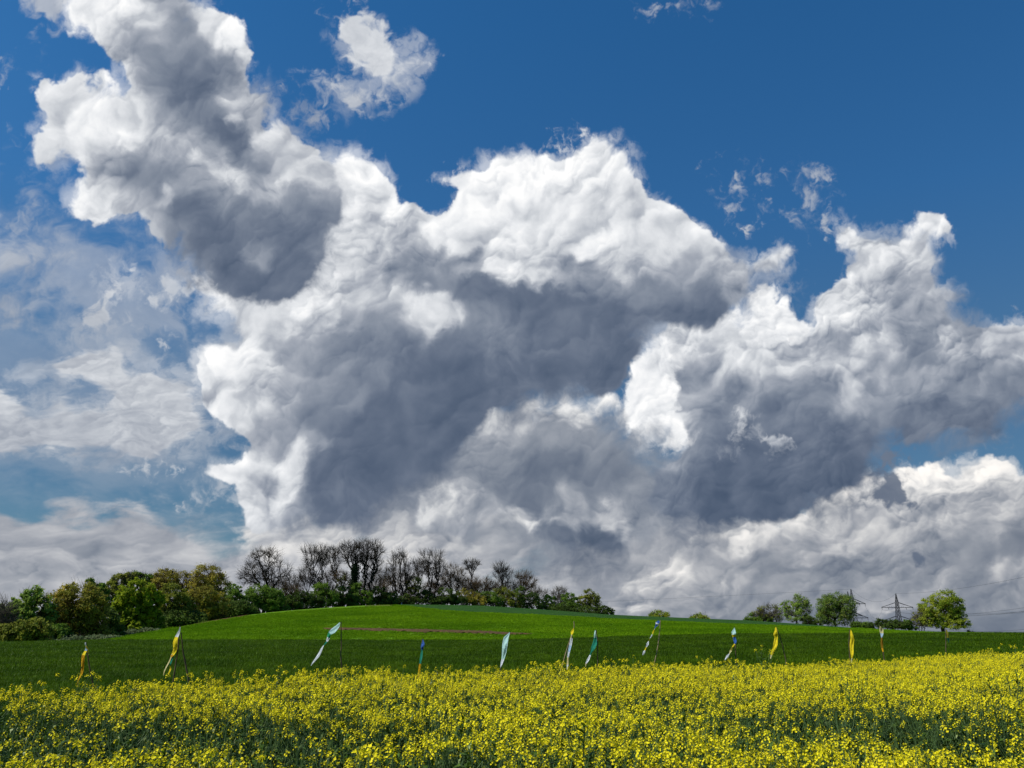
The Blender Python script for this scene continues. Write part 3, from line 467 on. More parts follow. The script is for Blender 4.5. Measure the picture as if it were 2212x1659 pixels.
# ---------------------------------------------------- crops (uncountable)
def scatter(name, pts, rot, scl, var, protos, label):
    pc = bpy.data.collections.new(name + '_kinds')
    for i, p in enumerate(protos): p.name = '%s_kind_%02d' % (name, i); pc.objects.link(p)
    me = bpy.data.meshes.new(name); me.vertices.add(len(pts)); me.vertices.foreach_set('co', np.asarray(pts, np.float32).ravel())
    a = me.attributes.new('rot', 'FLOAT_VECTOR', 'POINT'); a.data.foreach_set('vector', np.asarray(rot, np.float32).ravel())
    a = me.attributes.new('scl', 'FLOAT_VECTOR', 'POINT'); a.data.foreach_set('vector', np.asarray(scl, np.float32).ravel())
    a = me.attributes.new('variant', 'INT', 'POINT'); a.data.foreach_set('value', np.asarray(var, np.int32))
    o = bpy.data.objects.new(name, me); col.objects.link(o); o['kind'] = 'stuff'; o['label'] = label
    ng = bpy.data.node_groups.new(name, 'GeometryNodeTree')
    ng.interface.new_socket('Geometry', in_out='INPUT', socket_type='NodeSocketGeometry'); ng.interface.new_socket('Geometry', in_out='OUTPUT', socket_type='NodeSocketGeometry')
    N = ng.nodes.new; K = ng.links.new
    gi = N('NodeGroupInput'); go = N('NodeGroupOutput'); ip = N('GeometryNodeInstanceOnPoints'); ci = N('GeometryNodeCollectionInfo')
    ci.inputs[0].default_value = pc; ci.inputs['Separate Children'].default_value = True; ci.inputs['Reset Children'].default_value = True
    def na(n, t):
        x = N('GeometryNodeInputNamedAttribute'); x.data_type = t; x.inputs[0].default_value = n; return x.outputs[0]
    K(gi.outputs[0], ip.inputs['Points']); K(ci.outputs[0], ip.inputs['Instance']); ip.inputs['Pick Instance'].default_value = True
    K(na('variant', 'INT'), ip.inputs['Instance Index']); K(na('rot', 'FLOAT_VECTOR'), ip.inputs['Rotation']); K(na('scl', 'FLOAT_VECTOR'), ip.inputs['Scale'])
    K(ip.outputs[0], go.inputs[0]); md = o.modifiers.new('scatter', 'NODES'); md.node_group = ng
    return o
def rot_to(d):
    d = d / np.linalg.norm(d); a = np.cross(d, [0, 0, 1.] if abs(d[2]) < .95 else [1., 0, 0]); a /= np.linalg.norm(a); return a, np.cross(d, a), d
def rape_plant(seed, h=1.15, nb=6, nfl=15, nleaf=12, leafy=0.):
    r = np.random.RandomState(seed); g = Geo()
    lean = r.randn(2) * .05; top = np.array([lean[0], lean[1], h])
    def stempt(t): return np.array([lean[0] * t * t, lean[1] * t * t, h * t])
    g.tube([stempt(t) for t in (0, .35, .7, 1)], [.006, .0055, .004, .002], 3, 2)
    tips = [(top, np.array([lean[0], lean[1], 1.]))]
    for i in range(nb):
        t0 = r.uniform(.45, .85); a = r.rand() * 6.28; L = (1 - t0) * h * r.uniform(.8, 1.15) + .05; sp = r.uniform(.25, .5)
        p0 = stempt(t0); p2 = p0 + np.array([math.cos(a) * sp * L, math.sin(a) * sp * L, L * .92]); p1 = (p0 + p2) / 2 + np.array([math.cos(a), math.sin(a), -.2]) * L * .1
        g.tube([p0, p1, p2], [.003, .0025, .0015], 3, 2); tips.append((p2, p2 - p1))
    for p, d in tips:
        if r.rand() < leafy: continue
        a, b, d = rot_to(np.asarray(d) + r.randn(3) * .05); L = r.uniform(.024, .055); nf = int(nfl * r.uniform(.6, 1.3))
        V, F, MI = [], [], []
        for k in range(nf):
            u = k / nf; th = k * 2.4 + r.rand(); out = a * math.cos(th) + b * math.sin(th); rad = .026 * (1 - .55 * u) * r.uniform(.7, 1.2)
            c = p + d * (L * (u - .75)) + out * rad; n = out * .75 + d * .7 + r.randn(3) * .25; A, B, Nn = rot_to(n); s = r.uniform(.0062, .0085)
            for q in range(4):
                an = q * math.pi / 2 + th; e = A * math.cos(an) + B * math.sin(an); f = -A * math.sin(an) + B * math.cos(an)
                i0 = len(V); V += [c, c + e * s * .6 - f * s * .5 + Nn * .001, c + e * s * 1.15 + Nn * .003 * r.rand(), c + e * s * .6 + f * s * .5 + Nn * .001]; F.append((i0, i0 + 1, i0 + 2, i0 + 3))
        if V: g.add(V, F, 0)
        V, F = [], []
        for k in range(5):
            c = p + d * L * .28 + r.randn(3) * .004; s = .0045; i0 = len(V); A, B, Nn = rot_to(r.randn(3))
            V += [c - A * s, c - B * s, c + A * s, c + B * s + d * s]; F.append((i0, i0 + 1, i0 + 2, i0 + 3))
        g.add(V, F, 1)
    V, F = [], []
    for i in range(nleaf):
        t0 = r.uniform(.1, .97) ** .8; a = r.rand() * 6.28; L = (.055 + .12 * (1 - t0)) * r.uniform(.8, 1.4); w = L * r.uniform(.12, .2)
        p0 = stempt(t0); o = np.array([math.cos(a), math.sin(a), 0]); sdv = np.array([-math.sin(a), math.cos(a), 0]); up = np.array([0, 0, 1.])
        el = r.uniform(.1, 1.1); d1 = o * math.cos(el) + up * math.sin(el); el2 = el - r.uniform(.3, 1.1); d2 = o * math.cos(el2) + up * math.sin(el2)
        p1 = p0 + d1 * L * .5; p2 = p1 + d2 * L * .5; tw = sdv * math.cos(.5) + up * r.uniform(-.5, .5); i0 = len(V)
        V += [p0 - tw * w * .3, p0 + tw * w * .3, p1 + tw * w - up * .002, p1 - tw * w, p2 + up * 0]; F += [(i0, i0 + 1, i0 + 2, i0 + 3), (i0 + 3, i0 + 2, i0 + 4, i0 + 4)]
    g.add(V, F, 3)
    return g.build('rape', [G['petal'], G['bud'], G['stem'], G['leaf']], parent=False)
protos = [rape_plant(100 + i, 1.1, 5 + i % 3, 10, 26) for i in range(8)] \
       + [rape_plant(200 + i, 1.02, 4, 10, 26, .4) for i in range(4)] + [rape_plant(300 + i, .94, 4, 7, 40, .72) for i in range(5)]
def vn(x, y, s, seed): return fbm(np.asarray(x, float), np.asarray(y, float), s, 3, seed)
N0 = 60000
az = rng.uniform(-.80, .80, N0); rr_ = np.sqrt(rng.uniform(0, 1, N0)) * 45; keep = (rr_ < d_edge(az) + vn(az * 30, rr_ * 0, 1.5, 3) * .45) & (rr_ > 2.2)
x, y = np.sin(az) * rr_, np.cos(az) * rr_
dens = np.interp(rr_, [4, 9, 14, 25], [.75, .72, .76, .88]); keep &= rng.rand(N0) < dens
x, y, rr_ = x[keep], y[keep], rr_[keep]; z = zg(x, y)
Xc, Yc = chart(np.stack([x, y, z + 1.05], 1)); n_ = len(x)
bare = np.zeros(n_)
def patch(cx, cy, rx, ry, s):
    global bare
    bare = np.maximum(bare, 1.35 * s * np.exp(-(((Xc - cx) / rx) ** 2 + ((Yc - cy) / ry) ** 2) ** 1.5))
for p in [(180,1585,460,40,.95),(480,1595,300,42,.9),(700,1640,260,30,.8),(60,1550,220,26,.6),(850,1600,120,30,.45),(820,1530,200,16,.4),(1880,1578,300,32,1.),(2080,1585,150,40,1.1),(1750,1545,200,16,.6),(1650,1560,160,18,.6),(1480,1520,120,14,.4),(1150,1520,200,16,.35),(300,1520,300,12,.35),(1350,1640,90,14,.5),(1000,1660,160,16,.6)]: patch(*p)
bare = np.clip(bare + np.interp(rr_, [5, 12, 18], [.22, .12, -.04]) + .12 * (x < -2) * (rr_ < 8) + .45 * vn(x, y, 1.2, 21) + .40 * vn(x, y, .45, 25), 0, 1)
u = rng.rand(n_); var = np.where(bare + (u - .5) * .3 > .62, 12 + rng.randint(0, 5, n_), np.where(bare + (u - .5) * .3 > .38, 8 + rng.randint(0, 4, n_), rng.randint(0, 8, n_)))
hs = rng.normal(.98, .06, n_) * (1 + .05 * vn(x, y, 1.1, 33)); hs *= np.where(rng.rand(n_) < .03, 1.13, 1)
hole = np.exp(-(((Xc - 2075) / 95) ** 2 + ((Yc - 1590) / 24) ** 2) ** 2); hs *= 1 - .45 * hole; kk = rng.rand(n_) > .75 * hole
w_ = hs * rng.uniform(.9, 1.25, n_)
scatter('rapeseed_field', np.stack([x, y, z], 1)[kk], np.stack([rng.normal(.0, .05, n_), rng.normal(.03, .05, n_), rng.rand(n_) * 6.28], 1)[kk], np.stack([w_, w_, hs], 1)[kk], var[kk], protos, 'yellow flowering rapeseed plants filling the foreground')

def wheat_clump(seed, h, n, rad, m, w=.006):
    r = np.random.RandomState(seed); V, F = [], []
    for i in range(n):
        a = r.rand() * 6.28; q = rad * math.sqrt(r.rand()); p = np.array([math.cos(a) * q, math.sin(a) * q, 0]); b = r.rand() * 6.28
        o = np.array([math.cos(b), math.sin(b), 0]); s = np.array([-math.sin(b), math.cos(b), 0]); hh = h * r.uniform(.7, 1.1); ww = w * r.uniform(.7, 1.4); bend = r.uniform(.05, .5)
        i0 = len(V); mid = p + np.array([0, 0, hh * .65]) + o * hh * bend * .3; tip = p + np.array([0, 0, hh * (1 - bend * .35)]) + o * hh * bend
        V += [p - s * ww, p + s * ww, mid + s * ww, mid - s * ww, tip]; F += [(i0, i0 + 1, i0 + 2, i0 + 3), (i0 + 3, i0 + 2, i0 + 4, i0 + 4)]
    g = Geo(); g.add(V, F); return g.build('wheat', [m], parent=False)
pw = [wheat_clump(400 + i, .38, 75, .22, G['wheat'], .0055) for i in range(5)] + [wheat_clump(420 + i, .40, 70, .40, G['wheat'], .0095) for i in range(4)]
N0 = 150000
az = rng.uniform(-.72, .72, N0); q = rng.rand(N0); rr_ = 8 + q ** .75 * (D_B - 7.5)
keep = rr_ > d_edge(az) + .25; az, rr_ = az[keep], rr_[keep]; x, y = np.sin(az) * rr_, np.cos(az) * rr_; n_ = len(x)
far = rr_ > 38; s_ = rng.uniform(.8, 1.15, n_) * np.where(far, 1 + (rr_ - 38) / 90, 1)
scatter('wheat_crop', np.stack([x, y, zg(x, y)], 1), np.stack([rng.normal(0, .06, n_), rng.normal(.03, .06, n_), rng.rand(n_) * 6.28], 1), np.stack([s_, s_, rng.uniform(.7, 1.15, n_)], 1), np.where(far, 5 + rng.randint(0, 4, n_), rng.randint(0, 5, n_)), pw, 'dark green wheat standing between the rapeseed and the hill')
py = [wheat_clump(440 + i, .11, 70, .8, G['young'], .016) for i in range(4)]
N0 = 90000
az = rng.uniform(-.62, .62, N0); rr_ = D_B + rng.rand(N0) ** .85 * 200; rs = np.array([r_strip(a) for a in np.linspace(-.62, .62, 400)]); keep = rr_ < np.interp(az, np.linspace(-.62, .62, 400), rs) - .5
az, rr_ = az[keep], rr_[keep]; x, y = np.sin(az) * rr_, np.cos(az) * rr_; Xc, Yc = chart(np.stack([x, y, zg(x, y)], 1))
ysp = np.interp(Xc, [698, 800, 900, 1000, 1100, 1150], [1358.5, 1360.5, 1363, 1365.5, 1369.2, 1370.5]); keep = ~((Xc > 700) & (Xc < 1150) & (abs(Yc - ysp) < 2.6)) & ~((Xc < 850) & (Xc > 380) & (Yc < y_ridge(Xc) + 3.2))
x, y = x[keep], y[keep]; n_ = len(x); s_ = rng.uniform(.7, 1.3, n_)
scatter('young_wheat_crop', np.stack([x, y, zg(x, y)], 1), np.stack([rng.normal(0, .06, n_), rng.normal(0, .06, n_), rng.rand(n_) * 6.28], 1), np.stack([s_, s_, s_], 1), rng.randint(0, 4, n_), py, 'bright green young wheat covering the hillside')

# ------------------------------------------------------------------- trees
def skeleton(base, tips, r0, rs, lean=.5, gn=.12):
    """limbs from a hierarchy of tip clusters: list of (polyline, radii, level)"""
    segs = []
    def rad(n, N): return max(.028, r0 * (n / N) ** .46)
    N = len(tips)
    def wob(p, q, k, amt):
        L = np.linalg.norm(q - p); t = np.linspace(0, 1, k + 1)[:, None]; P = p + (q - p) * t
        P[1:-1] += rs.randn(k - 1, 3) * L * amt; P[:, 2] += np.sin(t[:, 0] * math.pi) * L * .04; return P
    def rec(p, T, lvl, pn):
        n = len(T); c = T.mean(0)
        if n <= 2:
            for q in T: segs.append((wob(p, q, 2, gn), np.linspace(rad(1, N) * 1.2, .022, 3), lvl + 1))
            return
        f = .62 if lvl == 0 else rs.uniform(.35, .6)
        q = p + (c - p) * f
        if lvl == 0: q = p + (c - p) * lean; q[:2] = p[:2] + (c - p)[:2] * lean * .5
        segs.append((wob(p, q, 4 if lvl < 3 else 3, gn * (.45 if lvl == 0 else 1)), np.linspace(rad(pn, N), rad(n, N), 5 if lvl < 3 else 4), lvl))
        k = 2 if (rs.rand() < .55 or n < 6) else 3
        if lvl == 0 and N > 60: k = 4
        C = T[rs.choice(n, k, replace=False)]
        for _ in range(4):
            lab = np.argmin(((T[:, None] - C[None]) ** 2).sum(2), 1)
            C = np.array([T[lab == j].mean(0) if (lab == j).any() else C[j] for j in range(k)])
        for j in range(k):
            if (lab == j).any():
                TT = T[lab == j]
                if len(TT) == n:
                    for q2 in TT: segs.append((wob(q, q2, 2, gn), np.array([.04, .03, .02]), lvl + 1))
                else: rec(q, TT, lvl + 1, len(TT))
    rec(base, tips, 0, N); return segs
def tube_batch(segs, k):
    V, F, n = [], [], 0; th = np.linspace(0, 2 * np.pi, k, endpoint=False)
    for P, r, _ in segs:
        t = np.gradient(P, axis=0); t /= np.linalg.norm(t, axis=1)[:, None] + 1e-9
        a = np.cross(t, [.13, .21, .97]); a /= np.linalg.norm(a, axis=1)[:, None] + 1e-9; b = np.cross(t, a)
        V.append((P[:, None] + r[:, None, None] * (a[:, None] * np.cos(th)[None, :, None] + b[:, None] * np.sin(th)[None, :, None])).reshape(-1, 3))
        m = len(P); i = np.arange(m - 1)[:, None] * k; j = np.arange(k)[None]; jn = (j + 1) % k
        F.append((np.stack([i + j, i + jn, i + k + jn, i + k + j], -1) + n).reshape(-1, 4)); n += m * k
    return np.concatenate(V), np.concatenate(F)
def lobes3(lobes, dist, rs, o):
    L = []
    for cx, cy, rx, ry in lobes:
        c = at(cx, cy, dist); f = c[1] * math.cos(PITCH) + (c[2] - EYE) * math.sin(PITCH); s = f / FPX
        L.append((c - o + np.array([0, rs.uniform(-.35, .35) * rx * s, 0]), np.array([rx, min(rx, ry * 1.3), ry]) * s))
    return L
def sample(L, n, rs, shell=0.):
    w = np.array([r[0] * r[2] for _, r in L]); w = w / w.sum(); k = rs.choice(len(L), n, p=w)
    d = rs.randn(n, 3); d /= np.linalg.norm(d, axis=1)[:, None]; q = (rs.rand(n) ** (1 / 3.)) * (1 - shell) + shell * (1 - .25 * rs.rand(n) ** 2)
    C = np.array([c for c, _ in L])[k]; Rr = np.array([r for _, r in L])[k]
    return C + d * Rr * q[:, None], d
def leaf_mesh(P, D, size, rs):
    n = len(P); nrm = D * .6 + rs.randn(n, 3) * .8 + np.array([0, 0, .25]); nrm /= np.linalg.norm(nrm, axis=1)[:, None]
    a = np.cross(nrm, rs.randn(n, 3)); a /= np.linalg.norm(a, axis=1)[:, None] + 1e-9; b = np.cross(nrm, a)
    s = (size * rs.uniform(.5, 1.3, n))[:, None]
    V = np.stack([P - a * s, P - b * s * .55, P + a * s, P + b * s * .55], 1).reshape(-1, 3)
    return V, np.arange(4 * n).reshape(-1, 4)
_tn = [0]
def tree(kind, label, cat, group, X, back, lobes, leaf=None, nleaf=0, size=.24, ntip=260, bark='bark', twig='twig', r0=.38, lean=.5, gn=.12, twigs=4, shell=.45, base=None, lump=.55, stems=1, ivy=None):
    _tn[0] += 1; rs = np.random.RandomState(500 + _tn[0])
    a = azim(X); dist = float(d_r(a)) + back; bx, by = math.sin(a) * dist, math.cos(a) * dist
    o = np.array([bx, by, float(zg(bx, by)) - .05]); t = thing(kind, label, cat, o, group)
    if back <= 6 and group in (GL, GU) and kind != 'bare_tree' and size > .14:      # foliage carries on down to the ground
        x0 = min(c[0] - c[2] for c in lobes); x1 = max(c[0] + c[2] for c in lobes)
        yb = max(c[1] + c[3] for c in lobes); nk = len(lobes)
        for k in range(3):
            xc = x0 + (x1 - x0) * (k + .5) / 3; yr = float(y_ridge(xc)); top_ = min(yb, yr) - 14
            lobes = lobes + [(xc, (top_ + yr + 2) / 2, (x1 - x0) * .24, max(5, (yr + 2 - top_) / 2))]
        nleaf = int(nleaf * 1.25)
    nleaf = int(nleaf * 1.6)
    k_ = 1.12 if leaf and nleaf > 1000 else 1.12
    L = lobes3([(a1, b1, c1 * k_, d1 * (k_ if b1 < 1300 else 1.04)) for a1, b1, c1, d1 in lobes], dist, rs, o); hgt = max(c[2] + r[2] for c, r in L); sc = dist / FPX
    if not leaf: ntip = int(ntip * .74)
    T, _ = sample(L, ntip, rs, .35)
    segs = []
    for s in range(stems):
        sub = T if stems == 1 else T[np.argsort(T[:, 0] + rs.randn(len(T)) * .6)][s * ntip // stems:(s + 1) * ntip // stems]
        off = np.zeros(3) if stems == 1 else np.array([(s - (stems - 1) / 2) * r0 * 2.6 + rs.randn() * .1, rs.randn() * .4, 0])
        segs += skeleton(off, sub, r0 / stems ** .5, rs, lean, gn)
    segs0 = [(P, r, l) for P, r, l in segs if l <= 2]; segs1 = [(P, r, l) for P, r, l in segs if l > 2]
    if segs0: V, F = tube_batch(segs0, 7); mesh_obj('trunk', V, F, G[bark], t, shade=True)
    if segs1:
        extra = []
        for P, r, l in segs1:
            for q in range(twigs if r[-1] < .05 else 1):
                i = rs.randint(1, len(P)); p = P[i]; d = P[i] - P[i - 1]; d = d / (np.linalg.norm(d) + 1e-9); Lr = rs.uniform(.5, 1.5) * (.8 if leaf else 1.15)
                e = d * .9 + rs.randn(3) * .5 + np.array([0, 0, .3]); e /= np.linalg.norm(e); m_ = p + e * Lr * .5 + rs.randn(3) * .05; 
                extra.append((np.array([p, m_, p + e * Lr + rs.randn(3) * .12]), np.array([.021, .016, .009]), 9))
        V, F = tube_batch(segs1 + extra, 3); br = mesh_obj('branches', V, F, G[twig], t)
    if leaf and nleaf:
        # leaves gather in clumps, with gaps of sky between them
        nc = max(12, int(nleaf / 48)); Cp, Cd = sample(L, nc, rs, shell); k = rs.randint(0, nc, nleaf)
        cr = np.mean([r[0] for _, r in L]) * lump * rs.uniform(.25, .75, nc); d = rs.randn(nleaf, 3); d /= np.linalg.norm(d, axis=1)[:, None]
        P = Cp[k] + d * (cr[k] * rs.rand(nleaf) ** .5)[:, None] * np.array([1, 1, .7]); D = d * .5 + Cd[k]
        V, F = leaf_mesh(P, D, size, rs); mesh_obj('crown', V, F, G[leaf], t)
    if ivy:
        d = rs.randn(5000, 3); P = np.column_stack([rs.randn(5000) * ivy[0] * .45, rs.randn(5000) * ivy[0] * .45, rs.uniform(ivy[1], ivy[2], 5000) * hgt]); P[:, 0] += ivy[3] * sc
        V, F = leaf_mesh(P, d / np.linalg.norm(d, axis=1)[:, None], .26, rs); mesh_obj('ivy', V, F, G['ivy'], t)
    return t
GL, GB, GU, GR = 'leafy trees along the left edge of the field', 'bare trees on top of the hill', 'bushes under the hilltop trees', 'trees and bushes on the right skyline'
# the wood on the left, back row first
tree('bare_tree', 'thin grey leafless tree at the far left end of the wood', 'tree', GL, 10, 14, [(8,1316,20,17),(0,1340,24,22),(20,1345,14,20)], ntip=260, twig='twig_pale', r0=.22)
tree('leafy_tree', 'dull green feathery tree second from the left end of the wood', 'tree', GL, 72, 14, [(78,1288,22,18),(50,1302,22,20),(85,1318,26,28),(45,1330,28,28),(28,1350,24,26),(18,1325,20,20),(104,1330,18,30)], 'birch', 8200, .2, 200)
tree('leafy_tree', 'slim dark green treetop rising between the round bronze tree and the lime tree', 'tree', GL, 208, 30, [(195,1262,9,10),(212,1280,20,20),(225,1300,18,24)], 'green', 3600, .22, 130)
tree('leafy_tree', 'pale olive treetop behind the lime green tree, left shoulder', 'tree', GL, 256, 34, [(262,1258,24,18),(245,1275,20,18),(285,1250,14,12)], 'olive', 4400, .2, 190, twig='twig_pale')
tree('leafy_tree', 'pale green treetop peeping over the middle of the lime tree', 'tree', GL, 300, 36, [(290,1248,18,11),(318,1252,18,11)], 'green', 2600, .2, 120)
tree('leafy_tree', 'thinly leaved brown tree right behind the lime tree', 'tree', GL, 352, 22, [(356,1252,26,21),(350,1275,22,24)], 'bronze2', 4200, .18, 260, twig='twig_brown')
tree('leafy_tree', 'sparse pale brown treetop between the two brown domed trees', 'tree', GL, 398, 30, [(396,1252,22,15),(405,1270,22,16)], 'bronze2', 1500, .17, 240, twig='twig_brown')
tree('leafy_tree', 'tall domed olive brown tree highest in the left wood', 'tree', GL, 450, 14, [(448,1245,32,24),(430,1262,24,22),(470,1262,24,22),(450,1285,32,24)], 'bronze2', 7600, .17, 330, twig='twig_brown')
tree('leafy_tree', 'dark green small tree wedged before the first bare tree', 'tree', GL, 505, 12, [(500,1283,20,18),(512,1300,22,22),(490,1310,18,24)], 'green', 4200, .22, 100)
# front row
tree('leafy_tree', 'big round bronze and olive tree in the left wood', 'tree', GL, 166, 6, [(168,1290,42,30),(135,1310,32,30),(200,1312,34,32),(160,1335,46,34),(190,1345,36,26),(128,1342,26,26)], 'bronze', 13000, .18, 420, twig='twig_brown', r0=.42)
tree('leafy_tree', 'bright lime green tree standing out in the left wood', 'tree', GL, 294, 3, [(296,1278,36,24),(268,1298,24,22),(325,1295,26,22),(290,1318,46,26),(258,1335,20,22),(315,1340,34,24),(285,1352,34,16)], 'lime', 13500, .25, 240, r0=.45, lump=.42)
tree('leafy_tree', 'olive green tree in front, right of the lime tree', 'tree', GL, 374, 4, [(376,1284,26,20),(360,1305,26,26),(390,1310,26,24),(372,1330,32,22)], 'olive', 8200, .2, 240)
tree('leafy_tree', 'broad olive and bronze tree below the tall domed one', 'tree', GL, 438, 4, [(440,1288,30,20),(415,1305,26,24),(465,1303,26,22),(438,1318,40,16)], 'bronze', 8200, .19, 260)
tree('leafy_tree', 'rounded mid green bush tree at the foot of the first bare tree', 'tree', GL, 566, 3, [(562,1284,28,17),(590,1290,22,16),(545,1300,22,16),(580,1304,34,14)], 'green', 8000, .21, 90)
tree('bush', 'low yellowish green bush under the dull green feathery tree', 'bush', GL, 50, 4, [(40,1365,34,22),(75,1362,30,24),(15,1372,22,20),(60,1382,42,14)], 'olive', 7200, .2, 60, r0=.1)
tree('bush', 'small fresh green bush at the foot of the round bronze tree', 'bush', GL, 118, 3, [(120,1362,22,14),(100,1372,20,14),(140,1370,16,12)], 'green', 4200, .2, 50, r0=.1)
tree('bush', 'dark shaded bush between the round bronze tree and the lime tree', 'bush', GL, 228, 4, [(228,1340,26,26),(215,1362,30,16),(240,1362,24,16)], 'dark', 6200, .22, 60, r0=.12)
tree('bush', 'dark thicket on the field margin below the olive tree', 'bush', GL, 370, 2.5, [(350,1345,34,14),(385,1338,36,16),(330,1352,26,13),(410,1334,28,13)], 'dark', 7600, .22, 60, r0=.12)
tree('bush', 'dark thicket on the field margin left of the rounded green bush tree', 'bush', GL, 480, 2.5, [(455,1326,34,12),(490,1318,36,16),(520,1314,30,14)], 'dark', 7200, .22, 60, r0=.12)
tree('bush', 'sprawling leafy bramble below the rounded green bush tree', 'bush', GL, 512, 1.2, [(500,1325,28,7),(525,1321,22,8),(478,1330,20,6)], 'green', 3600, .18, 40, r0=.06)
tree('bush', 'low grey green bramble heap stretching along the left field margin', 'bush', GL, 150, -3, [(60,1392,50,5),(110,1388,40,7),(150,1383,34,9),(185,1384,28,8),(215,1381,26,7),(130,1392,60,5),(240,1380,24,5)], 'bramble', 12000, .13, 60, r0=.05, lump=.3)
tree('bush', 'narrow bramble heap under the lime green tree', 'bush', GL, 275, -1.5, [(265,1372,24,7),(295,1367,26,6),(325,1362,20,5)], 'bramble', 4200, .13, 40, r0=.05, lump=.4)
# bare trees on the hill
tree('bare_tree', 'dense rounded leafless tree, leftmost on the hilltop', 'tree', GB, 576, 12, [(575,1212,34,24),(548,1238,28,22),(600,1238,30,26),(560,1195,20,9),(590,1194,20,9),(532,1250,16,14),(575,1255,40,20)], ntip=900, r0=.5, lean=.42, twigs=4)
tree('bare_tree', 'thin ragged leafless tree just right of the dense rounded one', 'tree', GB, 634, 14, [(632,1262,16,20),(615,1258,10,16),(645,1275,14,14)], ntip=200, r0=.2)
tree('bare_tree', 'sinuous leafless tree with three small crowns left of the great tree', 'tree', GB, 680, 10, [(666,1187,17,9),(694,1188,17,10),(682,1203,12,10),(700,1210,12,14),(664,1215,9,9)], ntip=420, r0=.34, lean=.4, gn=.17, stems=2, twigs=4)
tree('bare_tree', 'low bushy leafless tree under the sinuous one', 'tree', GB, 660, 16, [(662,1240,18,16),(648,1255,14,12),(675,1252,14,14)], ntip=300, r0=.22)
tree('bare_tree', 'slender leafless tree with a narrow tufted top beside the great tree', 'tree', GB, 722, 12, [(722,1190,15,9),(716,1204,11,9),(728,1215,10,12),(720,1235,10,12)], ntip=300, r0=.26, gn=.16, lean=.55)
tree('bare_tree', 'small twiggy leafless tree at the left foot of the great tree', 'tree', GB, 738, 9, [(736,1244,18,12),(746,1262,14,14)], 'olive', 500, .15, ntip=240, r0=.2, twig='twig_brown')
tree('bare_tree', 'leafless tree with thick ivy round its trunk, left half of the great pair', 'tree', GB, 760, 10, [(757,1180,22,11),(742,1195,14,9),(770,1192,18,13),(755,1208,16,9),(778,1210,12,9)], ntip=520, r0=.45, lean=.55, gn=.13, ivy=(1.3, .0, .64, 0))
tree('bare_tree', 'tallest leafless tree on the hilltop with a broad flat topped crown', 'tree', GB, 790, 8, [(786,1174,22,9),(808,1176,19,9),(818,1190,13,10),(800,1196,20,12),(786,1206,16,12),(815,1213,13,11),(800,1232,16,12)], ntip=780, r0=.6, lean=.5, gn=.13, stems=2)
tree('bare_tree', 'pale low leafless tree behind the right foot of the tallest one', 'tree', GB, 822, 20, [(824,1240,18,15),(836,1258,14,16),(815,1262,16,14)], ntip=340, twig='twig_pale', r0=.24)
tree('bare_tree', 'tall oval leafless tree with upright fan of limbs', 'tree', GB, 863, 7, [(864,1198,18,16),(864,1220,28,24),(846,1238,18,16),(884,1236,16,18),(864,1250,26,14)], ntip=640, r0=.5, lean=.18, gn=.06, stems=3, twigs=4)
tree('bare_tree', 'slim leafless tree between the oval tree and the gnarled tree', 'tree', GB, 904, 14, [(902,1215,13,10),(907,1230,12,12),(898,1245,10,12)], ntip=260, r0=.24)
tree('bare_tree', 'gnarled leafless tree with twisting limbs right of the oval tree', 'tree', GB, 934, 7, [(921,1196,15,7),(946,1198,15,7),(934,1212,22,9),(918,1220,12,9),(952,1222,12,11),(934,1236,18,12)], ntip=560, r0=.46, gn=.2, lean=.36, stems=2, twigs=4)
tree('bare_tree', 'young tree with yellow green leaves below the slim leafless one', 'tree', GB, 898, 5, [(896,1262,18,15),(888,1280,16,14),(908,1284,14,14)], 'olive', 2400, .18, 130, r0=.16)
tree('bare_tree', 'brownish bushy leafless tree right of the gnarled tree', 'tree', GB, 980, 9, [(978,1233,20,13),(966,1250,18,14),(996,1246,17,15),(982,1262,24,14)], ntip=540, twig='twig_brown', r0=.32, gn=.13, stems=2)
tree('bare_tree', 'slender leafless tree with a small flat umbrella top', 'tree', GB, 1019, 8, [(1019,1217,17,7),(1017,1228,12,5)], ntip=220, r0=.26, lean=.72, gn=.08)
tree('bare_tree', 'low spreading leafless tree right of the umbrella topped one', 'tree', GB, 1040, 12, [(1036,1256,24,10),(1058,1264,20,10),(1020,1266,18,10),(1044,1276,24,9)], ntip=460, r0=.26, twig='twig_brown', stems=2)
tree('bare_tree', 'leafless tree with an open fan crown near the right end of the hilltop', 'tree', GB, 1086, 7, [(1082,1226,18,9),(1094,1236,17,10),(1078,1242,14,9),(1090,1254,14,8)], ntip=380, r0=.28, lean=.45)
tree('bare_tree', 'rounded leafless tree leaning right at the right end of the hilltop', 'tree', GB, 1122, 6, [(1132,1243,18,10),(1120,1256,22,11),(1144,1258,16,12),(1130,1268,24,10)], ntip=520, r0=.3, lean=.4, twig='twig_brown')
tree('bare_tree', 'pale low leafless tree last on the right before the small green group', 'tree', GB, 1160, 16, [(1156,1275,14,10),(1170,1286,16,12),(1148,1286,14,10)], ntip=300, r0=.18, twig='twig_pale')
